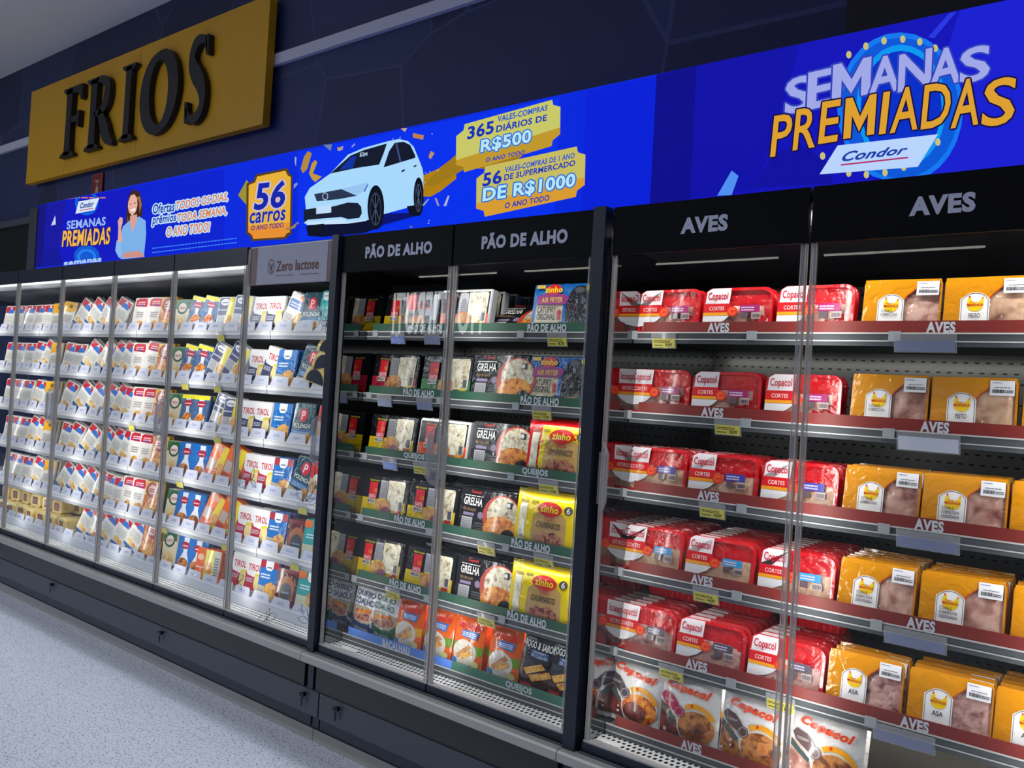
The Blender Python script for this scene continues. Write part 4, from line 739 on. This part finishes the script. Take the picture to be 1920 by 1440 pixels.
# cheese case: kind, column of the lower left corner in the photograph's shelf line, sideways tilt, how many deep
AR = ["W4 W22 W42 W60 W76 Y92x5 Y110~6x3 W134~28 W156~30 W180~24 W204~22 R244 R270 M294 G322 B346~9 B371~8 N402 N430~4 T468 T494x3 O524~18 P560 Q592 Q611",
      "W6 W24 W42 W58~8 W72~20 Y88x3 W114~6 W133 W150~28 W177~28 W201~22 W218~20 R240 R264~6 M288 G314 B332~10 B356~10 N382~20 N412~24 T460 T484~12 U513x3 P552~12x1",
      "W5 W22 W38 W58~6 Y78x6 W110~16 W134~30 W158~28 W184~24 W204~24 W222~10 R240 R260 M282 G308 B333 B357 N388~14 N412 T444 T470x2 U504x2 P543 S588",
      "W4 W18 W32 W46~16 W60~16 Y74x6 W106~8 W122~16 W146~30 W172~28 W198~22 W216~18 R234 R254 M278 G306 K328 K356 F380~16 F410~16 Tr450x2 Tr478 Ur505x3 P536~16 S574",
      "W3 W19 W36 W54~12 Y75x6 W101~30 W122~28 W144~28 W168~22 W188~6 W206 R222 R240x4 M264x2 G306 K324 K346 F370~22 F400~20 Tr438x2 Tr466x3 Ur496x3 X532 Q2 563".replace('Q2 563', 'Q2563'),
      "W140~22 W160~16 W180~24 W206~18 W230~26 M258~12 G302~-8 K326 K349 F2364x2 Tr428 Tr455 Ur480x2 X513x2 Q2551"]
for si, s in enumerate(AR):
    it = []
    for tok in s.split():
        mm = re.match(r'(Q2|F2|Tr|Ur|[A-Z])(\d+)(?:~(-?\d+))?(?:x(\d+))?$', tok); key, px, tl, dp = mm.group(1), int(mm.group(2)), int(mm.group(3) or 0), int(mm.group(4) or 2)
        a = xat(px, .17, SZ[si]+.02); wd = PROD[key]['w']; it.append((key, a+wd/2, tl, dp, 8))
    row('cheese', si, it, -1, 'narrow post', y0=.172, pitch=.024)
# cheese blocks on the deck, half wheels on the second shelf
cb = [(-6.9+.155*i, .17+.01*(i % 2), 0) for i in range(10)]+[(-6.85+.165*i, .23, 1) for i in range(8)]+[(-6.2, .34, 2), (-5.9, .34, 2), (-5.62, .32, 1)]
for i, (x, y, lv) in enumerate(cb):
    if prj((x+.07, y, .6)) < 0: continue
    lab = 'film-wrapped yellow cheese block with red label, %s along the %s of the deck pile' % (ordn(i % 10+1), ['front', 'second layer', 'top'][lv])
    spawn('V', (x, y+(.0 if lv else 0), SZ[5]-.005+lv*.087), 0, 0, random.uniform(-6, 6), lab, 'cheese blocks on the deck')
for i, (px, zz, ro) in enumerate(((590, .02, 12), (606, .088, -6), (613, .158, 8))):
    o = spawn('H', (xat(px, .155, 1.6), .152, SZ[1]+zz), 0, 0, 0, ['lowest cream half cheese wheel beside the narrow post, second shelf', 'middle half cheese wheel of the pile beside the narrow post', 'topmost half cheese wheel of the pile beside the narrow post'][i], 'half cheese wheels on the second shelf')
    o.rotation_euler = (0, math.radians(ro), 0)
# ------------------------------------------------------------------ price tags
def price(px, si, kind, txt, lab, w_=.078, dz=.0, deck=False):
    z = SZ[si]; x = xat(px, .13, z-.03); t = empty('price_tag', (x, .128, z-.004)); tag(t, lab, 'price tag', 'price tags on the shelf rails')
    hw = w_/2; MB().box(-hw-.004, hw+.004, 0, .0015, -.050, .0, 'acrylic').build('holder', t)
    c = {'y': '=d8cc50', 'b': '=7c90d8', 'g': '=8088a8', 'w': '=d0d4e4'}[kind]
    q = MB().box(-hw, hw, -.0008, -.0002, -.047, -.018 if kind != 'w' else -.010, c)
    if txt: Art([('l', .05, .55, .80, .88, 2, '=585428'), ('l', .05, .18, .45, .42, 1, '=585428'), ('t', txt, .58, .10, .90, .48, '=282818', .05)]).into(q, w_, .029, -.0009, .0004, z0=-.047)
    elif kind == 'b': Art([('l', .05, .3, .9, .8, 2, '=98a8e0')]).into(q, w_, .029, -.0009, .0004, z0=-.047)
    q.build('card', t); t.rotation_euler = (math.radians(14), 0, 0)
for px, si, k, tx, nm in ((1243, 0, 'y', '9,87', 'top shelf of poultry case'), (1363, 1, 'y', '18,97', 'second shelf of poultry case'), (1334, 2, 'y', '14,97', 'third shelf of poultry case'), (1322, 3, 'y', '14,97', 'fourth shelf of poultry case'), (1257, 4, 'y', '13,97', 'fifth shelf of poultry case, nearer the post'), (1462, 4, 'y', '13,97', 'fifth shelf of poultry case, at the door joint'),
        (1201, 5, 'y', '21,97', 'poultry case deck, nearest the grille sticker'), (1330, 5, 'y', '16,97', 'poultry case deck, below the brown-badge bag')):
    price(px, si, k, tx, 'yellow price tag reading %s, %s' % (tx, nm))
for px, si, k in ((1733, 0, 'g'), (1739, 1, 'w'), (1738, 2, 'g'), (1714, 3, 'g'), (1693, 4, 'g')):
    price(px, si, k, '', '%s blank tag under the yellow trays, %s shelf' % ('pale' if k == 'w' else 'grey', SHN[si]), .145)
for px, si, k, tx, nm in ((1043, 0, 'y', '8,75', 'under the blue air fryer pack, top shelf'), (1014, 1, 'y', '12,75', 'under the blue air fryer pack, second shelf'), (1027, 2, 'y', '11,68', 'under the red barbecue bag, third shelf'), (788, 2, 'y', '12,97', 'under the orange bread pack, third shelf'), (910, 3, 'y', '12,75', 'under the grill box, fourth shelf'), (1018, 3, 'y', '11,68', 'under the yellow barbecue bag, fourth shelf'), (735, 4, 'y', '12,97', 'above the white coalho bag, fifth shelf'), (910, 4, 'y', '15,90', 'above the orange cheese bags, fifth shelf')):
    price(px, si, k, tx, 'yellow price tag %s' % nm)
for px, si, k, nm in ((744, 0, 'b', 'blue tag under the cheese bread pack, top shelf'), (808, 0, 'g', 'grey tag under the white framed bread pack, top shelf'), (719, 1, 'g', 'grey tag under the crimson bread pack, second shelf'), (794, 1, 'g', 'grey tag under the green onion bread pack, second shelf'), (729, 2, 'b', 'blue tag under the yellow bread pack, third shelf')):
    price(px, si, k, '', nm)
for px, si, nm in ((412, 0, 'navy ham packets, top shelf'), (345, 1, 'first blue ham packet, second shelf'), (406, 1, 'tilted navy ham packets, second shelf'), (245, 2, 'crimson-crested packets, third shelf'), (406, 2, 'navy ham packets, third shelf'), (565, 3, 'tilted teal packet, fourth shelf'), (335, 3, 'blue snack bags, fourth shelf'), (420, 4, 'orange ham packets, fifth shelf'), (305, 4, 'green and cream packet, fifth shelf'), (550, 4, 'maroon ham packet, fifth shelf')):
    price(px, si, 'y', '', 'small yellow tag below the '+nm, .06)
# ------------------------------------------------------------------ lit advertising screens
LY = .35; SX0, SXM, SX1 = -6.575, -1.470, 1.2; ZB, ZT = 2.300, 2.771
SCRN = [0]
def xz(p, y=LY): q = at(p[0], p[1], y); return (q.x, min(max(q.z, ZB+.001), ZT-.001))
class Scr:
    def __init__(s): s.mb = MB(); s.n = 0
    def lay(s): s.n += 1; return LY-.0008-.00012*s.n
    def poly(s, pts, c): y = s.lay(); P = [xz(p) for p in pts]; s.mb.add([(x, y, z) for x, z in P], [list(range(len(P)))], '!'+c); return s
    def art(s, prims, quad=None):        # prims in pixel coordinates of the photograph's view of the screen plane
        a = Art(prims)
        for vs, fs, c in a.it:
            y = s.lay(); s.mb.add([(lambda q: (q[0], y, q[1]))(xz(v)) for v in vs], fs, '!'+c)
        return s
    def text(s, body, q, c, bold=.02, shear=0, glow=None, gb=.05):
        if glow:
            r = abs(q[3][1]-q[0][1])*gb; y = s.lay()
            for k in range(8):
                dx, dy = r*math.cos(k*.785), r*math.sin(k*.785); a = Art([('tq', body, tuple((c_[0]+dx, c_[1]+dy) for c_ in q), glow, bold, shear)])
                for vs, fs, c_ in a.it: s.mb.add([(lambda w_: (w_[0], y, w_[1]))(xz(v)) for v in vs], fs, '!'+c_)
        return s.art([('tq', body, q, c, bold, shear)])
def box4(x0, yl0, x1, yl1, h0, h1=None):  # lower-left, lower-right by baseline, upper by height (pixels, y down)
    h1 = h0 if h1 is None else h1
    return ((x0, yl0), (x1, yl1), (x1+h1*.055, yl1-h1), (x0+h0*.055, yl0-h0))
scr = empty('advertising_screen', (0, 0, 0)); tag(scr, 'long blue lit screen with a white car and prize tickets', 'screen')
MB().box(SX0, SXM-.001, LY, LY+.08, ZB, ZT, '!0428dc').build('display_panel', scr)
MB().box(SX0-.135, SX0-.002, LY-.01, LY+.10, ZB-.03, ZT-.02, '=2a2d34').build('end_housing', scr)
MB().box(SX0, SXM, LY+.02, LY+.10, HT+.002, ZB-.001, '=101218').build('support', scr)
P = Scr()
P.poly([(70, 384), (250, 350), (250, 490), (66, 502)], '0c14c0').poly([(70, 384), (88, 381), (80, 500), (66, 502)], '10107c').poly([(88, 384), (125, 376), (110, 463), (84, 466)], '1414a0').poly([(84, 466), (110, 463), (120, 497), (78, 501)], '0c1498').poly([(104, 404), (96, 423), (105, 421)], 'c8d0f0')
P.poly([(250, 349), (420, 316), (420, 470), (250, 486)], '0420d0').poly([(560, 286), (1050, 182), (1040, 402), (560, 455)], '0430ec').poly([(1100, 170), (1229, 142), (1218, 383), (1090, 396)], '0620d8')
P.art([('l', 125, 372, 200, 368, 1, 'e08060')])
P.art([('ring', 163, 380, 22, 24, .75, '0c60d8'), ('e', 163, 480, 24, 20, '0c58d0', 0, 360), ('ring', 163, 482, 18, 15, .7, '2080f0')])
P.poly([(148, 378), (187, 371), (178, 394), (142, 401)], 'd8e8fc').text('Condor', box4(151, 391, 176, 387, 10), '1c3c90', .04, .3).poly([(150, 394), (176, 390), (176, 391.5), (150, 395.5)], 'c04060')
P.text('SEMANAS', box4(126, 430, 198, 422, 15), '98b8f4', .03).text('PREMIADAS', box4(117, 462, 206, 457, 28, 30), 'f0b850', .03, .1, '302060', .05)
P.text('semanas', box4(121, 500, 190, 492, 8), 'a8c8f8', .05)
# person pictured on the screen, long brown hair and pale blue shirt
P.poly([(240, 380), (243, 365), (252, 355), (262, 360), (267, 375), (268, 400), (262, 420), (250, 438), (240, 440), (237, 415)], '3c2418').poly([(240, 405), (246, 432), (243, 445), (238, 430)], '7c5030')
P.poly([(222, 482), (224, 462), (231, 425), (246, 412), (262, 406), (274, 414), (275, 440), (271, 478), (272, 484), (230, 487)], '7cb0e8').poly([(222, 480), (217, 470), (220, 450), (229, 455), (230, 478)], '88b8ec').poly([(231, 484), (233, 474), (262, 470), (270, 478), (270, 484)], 'd09088')
P.poly([(222, 455), (223, 425), (222, 415), (226, 407), (231, 409), (231, 418), (228, 428), (231, 452)], 'e0a898').poly([(245, 405), (258, 402), (258, 412), (250, 436), (245, 420)], 'dca090')
P.poly([(242, 378), (246, 367), (253, 364), (258, 372), (259, 385), (256, 397), (249, 405), (243, 398), (241, 388)], 'e8b0a0').poly([(246, 393), (256, 390), (254, 396), (248, 397)], 'f8ecec').poly([(257, 370), (262, 380), (263, 400), (267, 385), (264, 368)], '9c6c48')
P.art([('e', 246, 383, 1.6, 1.0, '402820'), ('e', 254, 381, 1.6, 1.0, '402820')])
for body, q, c in (('Ofertas', box4(288, 401, 328, 396, 17), '1030a0'), ('TODOS OS DIAS,', box4(331, 396, 428, 378, 17), 'e08048'), ('prêmios', box4(287, 425, 331, 419, 19), '1030a0'), ('TODA SEMANA,', box4(334, 419, 426, 404, 17), 'e08048'), ('O ANO TODO!', box4(314, 444, 394, 434, 17), 'e08048')):
    P.text(body, q, c, .022, .12, 'c0e0fc', .13)
P.art([('l', 287, 468, 450, 449, 1, '3878f0')]) if False else None
for k in range(26):
    x = 287+k*6.2; P.poly([(x, 467-k*.72), (x+5, 466.4-k*.72), (x+5, 464.4-k*.72), (x, 465-k*.72)], '3c80f4'); P.poly([(x, 475-k*.72), (x+5, 474.4-k*.72), (x+5, 472.4-k*.72), (x, 473-k*.72)], '3c80f4')
# 56 carros badge
P.poly([(450, 367), (466, 338), (474, 350), (468, 388)], '9c9030')
P.poly([(483, 328), (543, 316), (546, 325), (552, 330), (551, 440), (545, 443), (540, 449), (476, 453), (473, 444), (465, 439), (466, 345), (478, 340)], '503c20').poly([(486, 332), (539, 321), (543, 330), (549, 333), (547, 436), (541, 439), (537, 445), (479, 449), (476, 441), (469, 436), (470, 348), (482, 343)], 'e8b038').poly([(469, 425), (547, 418), (547, 436), (541, 439), (537, 445), (479, 449), (476, 441), (469, 436)], 'e89030')
P.text('56', box4(481, 394, 536, 388, 48, 48), '1424a8', .03, .1, 'c8c0d8', .06).text('carros', box4(472, 420, 538, 413, 19), '1424a8', .02, .1, 'c8b8a0', .05).text('O ANO TODO', box4(475, 433, 535, 427, 9), '1c2c90', .02, .1)
# white hatchback
cp = lambda *l: [(540+x/4.8, 160+y/4.8) for x, y in l]
P.poly(cp((180, 1270), (330, 1340), (820, 1300), (880, 1260), (1180, 1180), (1180, 1150), (880, 1160), (700, 1220)), '041070').poly(cp((180, 1270), (200, 1360), (330, 1370), (700, 1335), (830, 1290), (880, 1230), (700, 1210)), '060c30')
P.poly(cp((180, 1110), (170, 1010), (215, 930), (330, 850), (400, 800), (560, 630), (700, 570), (920, 510), (1020, 490), (1100, 510), (1150, 560), (1200, 680), (1230, 760), (1245, 860), (1235, 1000), (1200, 1090), (1120, 1100), (880, 1165), (870, 1190), (700, 1225), (560, 1235), (200, 1240), (165, 1250)), 'a8d8fc')
P.poly(cp((400, 800), (580, 640), (700, 590), (910, 530), (880, 620), (840, 720), (640, 750)), '10182c').poly(cp((480, 765), (590, 650), (640, 640), (600, 755)), '0c30a0')
P.poly(cp((880, 745), (930, 600), (980, 525), (1060, 515), (1120, 545), (1165, 640), (1165, 660), (1030, 700)), '10162c').poly(cp((1025, 700), (985, 525), (1000, 522), (1040, 697)), '404c80')
P.poly(cp((255, 985), (500, 940), (640, 950), (640, 1000), (480, 1030), (280, 1050)), '283450').poly(cp((500, 940), (640, 905), (740, 880), (700, 960), (640, 1000)), '98c4f0').poly(cp((700, 960), (735, 895), (745, 900), (712, 965)), '3870d0')
P.poly(cp((160, 1125), (260, 1110), (430, 1095), (560, 1060), (650, 1065), (680, 1100), (685, 1160), (660, 1200), (560, 1210), (500, 1190), (200, 1215), (165, 1240)), '141c30').poly(cp((275, 1100), (410, 1075), (410, 1150), (275, 1165)), 'c0dcf8').poly(cp((180, 1240), (500, 1205), (560, 1235), (640, 1225), (720, 1215), (730, 1225), (560, 1250), (190, 1262)), 'c8e4fc')
P.poly(cp((210, 1265), (345, 1250), (345, 1300), (300, 1345), (225, 1350)), '080c1c').poly(cp((1090, 1095), (1160, 1085), (1200, 1180), (1120, 1180)), '080c20')
P.art([('e', 540+812/4.8, 160+1105/4.8, 75/4.8, 200/4.8, '080c1c'), ('ring', 540+810/4.8, 160+1120/4.8, 52/4.8, 150/4.8, .86, '303a50'), ('e', 540+1198/4.8, 160+1010/4.8, 46/4.8, 175/4.8, '080c1c'), ('ring', 540+1196/4.8, 160+1020/4.8, 32/4.8, 130/4.8, .84, '303a50'), ('ring', 540+357/4.8, 160+1005/4.8, 26/4.8, 36/4.8, .75, 'a8b8d0')])
for a in range(0, 360, 45):
    for cx, cy, rx, ry in ((812, 1118, 48, 140), (1197, 1018, 30, 122)):
        c_, s_ = math.cos(math.radians(a)), math.sin(math.radians(a)); P.poly(cp((cx-4, cy), (cx+4, cy), (cx+rx*c_+3, cy+ry*s_), (cx+rx*c_-3, cy+ry*s_)), '48546c')
P.poly(cp((1045, 775), (1078, 762), (1075, 780), (1048, 792)), '182440').poly(cp((1155, 735), (1182, 722), (1180, 738), (1156, 748)), '182440').text('56 Carros', box4(680, 296, 694, 293, 8), 'c0d8f0', .04)
# streamers and confetti
for pts, c in ((((205, 600), (240, 620), (200, 760), (160, 800), (140, 760), (170, 650)), 'b08840'), (((270, 680), (290, 700), (250, 800), (330, 830), (270, 880), (240, 850), (215, 800), (240, 710)), 'c09838'), (((1150, 440), (1250, 460), (1240, 500), (1150, 480)), 'c08040'), (((1310, 600), (1345, 620), (1310, 675), (1290, 655)), 'b89060'), (((1245, 820), (1380, 760), (1540, 640), (1540, 850), (1400, 960), (1310, 1010), (1245, 1010)), 'b08010'), (((1370, 770), (1445, 755), (1440, 775), (1370, 830), (1350, 885), (1335, 880)), 'f0b890'), (((1465, 1000), (1480, 1005), (1450, 1095), (1425, 1095)), 'b0b0d8'), (((1345, 1020), (1365, 1025), (1390, 1095), (1370, 1090)), 'a090b0'), (((1300, 1030), (1250, 1095), (1235, 1085), (1280, 1035)), '8c98d0'), (((345, 545), (425, 540), (410, 600)), '708098'), (((470, 570), (520, 560), (520, 590), (475, 600)), 'b89878'), (((1040, 400), (1100, 395), (1080, 430)), 'c8a880'), (((5, 1290), (60, 1280), (120, 1230), (90, 1290), (20, 1310)), 'a08060'), (((80, 900), (110, 880), (115, 900), (80, 940)), '8090d0'), (((90, 650), (105, 655), (100, 740), (88, 700)), '90a8e0'), (((1120, 1270), (1150, 1280), (1135, 1310)), '908050'), (((600, 560), (630, 530), (632, 545), (605, 570)), '90a8e0')): P.poly(cp(*pts), c)
rr = random.Random(3)
for k in range(34):
    x, y = rr.uniform(560, 850), rr.uniform(0, 1); yt = 285-(x-560)*.219; yb = 452-(x-560)*.098; yy = yt+6+(yb-yt-12)*y
    if 575 < x < 800 and yy > yt+22: continue
    P.poly([(x, yy), (x+2.5, yy-1), (x+2, yy+2)], 'a8b8f0')
# tickets
P.poly([(800, 350), (830, 320), (870, 285), (900, 270), (990, 290), (960, 320), (880, 318), (820, 352)], 'a07818')
def ticket(p, c1, c2):
    (a, b, c, d) = p; L = lambda u, v: tuple((a[i]*(1-u)+b[i]*u)*(1-v)+(d[i]*(1-u)+c[i]*u)*v for i in (0, 1))
    o = [(.08, 0), (.92, 0), (.93, .12), (1, .2), (1, .8), (.93, .88), (.92, 1), (.08, 1), (.07, .88), (0, .8), (0, .2), (.07, .12)]; P.poly([L(*q) for q in o], c1)
    P.poly([L(*q) for q in ((.08, 0), (.92, 0), (.93, .12), (1, .2), (1, .35), (.0, .30), (0, .2), (.07, .12))], c2)
ticket(((861, 330), (1056, 272), (1057, 186), (862, 240)), 'c8c868', 'c0982c'); ticket(((899, 412), (1102, 368), (1104, 274), (900, 318)), 'c8bc60', 'd89c30')
for body, q, c, gl in (('365', ((883, 264), (931, 252), (932, 229), (885, 241)), '1030b8', None), ('VALES-COMPRAS', ((939, 232), (1032, 210), (1033, 200), (940, 221)), '2858c8', None), ('DIÁRIOS DE', ((937, 251), (1031, 229), (1032, 215), (938, 236)), '1838b8', None), ('R$500', ((908, 291), (1001, 272), (1002, 246), (910, 266)), 'b8e4f8', '2870d0'), ('O ANO TODO', ((917, 307), (990, 292), (991, 284), (918, 299)), '1838b8', None),
        ('56', ((912, 352), (946, 345), (947, 321), (914, 328)), '1030b8', None), ('VALES-COMPRAS DE 1 ANO', ((953, 326), (1083, 299), (1084, 289), (954, 316)), '2858c8', None), ('DE SUPERMERCADO', ((952, 341), (1084, 313), (1085, 303), (953, 330)), '1838b8', None), ('DE R$1000', ((912, 383), (1083, 355), (1085, 328), (914, 356)), 'b8e4f8', '2870d0'), ('O ANO TODO', ((953, 393), (1036, 378), (1037, 368), (954, 383)), '1838b8', None)):
    P.text(body, q, c, .03, 0, gl, .09)
P.mb.build('screen_picture', scr)
# second screen
scr2 = empty('advertising_screen', (0, 0, 0)); tag(scr2, 'blue lit screen with gold PREMIADAS lettering above the poultry case', 'screen')
MB().box(SXM+.001, SX1, LY, LY+.08, ZB, ZT, '!1414b8').build('display_panel', scr2)
MB().box(SXM, SX1, LY+.02, LY+.10, HT+.002, ZB-.001, '=101218').build('support', scr2)
P = Scr()
P.poly([(1231, 141), (1306, 122), (1294, 373), (1219, 384)], '0c0c8c').poly([(1306, 122), (1500, 80), (1420, 355), (1294, 373)], '1010a8').poly([(1800, 20), (1960, -20), (1960, 312), (1700, 332)], '1a20d0').poly([(1385, 330), (1372, 320), (1345, 367), (1372, 366)], '5090f0').poly([(1780, 25), (1794, 22), (1752, 72), (1740, 70)], '2838e0')
P.art([('e', 1688, 203, 118, 142, '0c58d8'), ('ring', 1688, 203, 118, 142, .93, '1478f0'), ('ring', 1690, 200, 84, 116, .9, '0c98f0'), ('e', 1690, 200, 76, 104, '0830c8')])
P.poly([(1420, 340), (1450, 290), (1500, 270), (1560, 310), (1560, 345), (1410, 352)], '1010a0')
for k, (x, y) in enumerate(((1563, 127), (1592, 103), (1624, 87), (1658, 77), (1693, 74), (1725, 79), (1754, 91), (1543, 293), (1592, 325), (1625, 328), (1660, 324), (1695, 314), (1759, 267))): P.art([('e', x, y, 5, 7, 'c8c078')])
sem = [('S', 1474, 1520, 215, 64), ('E', 1516, 1564, 205, 66), ('M', 1560, 1632, 193, 70), ('A', 1630, 1686, 180, 66), ('N', 1686, 1744, 172, 66), ('A', 1744, 1800, 165, 66), ('S', 1802, 1853, 158, 62)]
for ch, x0, x1, yb, h in sem: P.text(ch, ((x0, yb), (x1, yb-(x1-x0)*.23), (x1+3, yb-h-(x1-x0)*.23), (x0+3, yb-h)), 'a0a8e8', .022, 0, '3444b8', .05)
pre = [('P', 1446, 1482, 294, 74), ('R', 1488, 1528, 282, 74), ('E', 1536, 1572, 270, 76), ('M', 1582, 1640, 262, 76), ('I', 1650, 1664, 252, 76), ('A', 1670, 1720, 250, 80), ('D', 1728, 1780, 243, 80), ('A', 1784, 1834, 241, 86), ('S', 1842, 1900, 240, 86)]
for ch, x0, x1, yb, h in pre:
    dy = (x1-x0)*.16; P.text(ch, ((x0, yb), (x1, yb-dy), (x1+5, yb-h-dy), (x0+5, yb-h)), 'dca030', .012, .05, '181048', .04)
    P.text(ch, ((x0+1, yb-h*.45), (x1+1, yb-dy-h*.45), (x1+5, yb-h-dy), (x0+5, yb-h)), 'd8a030', .05, .05) if False else None
P.poly([(1572, 274), (1760, 253), (1722, 314), (1538, 328)], 'b8d4fc').text('Condor', ((1580, 304), (1700, 289), (1704, 274), (1584, 286)), '1c3ca8', .03, .35).poly([(1578, 309), (1704, 295), (1704, 298), (1578, 312)], 'b03070')
P.mb.build('screen_picture', scr2)
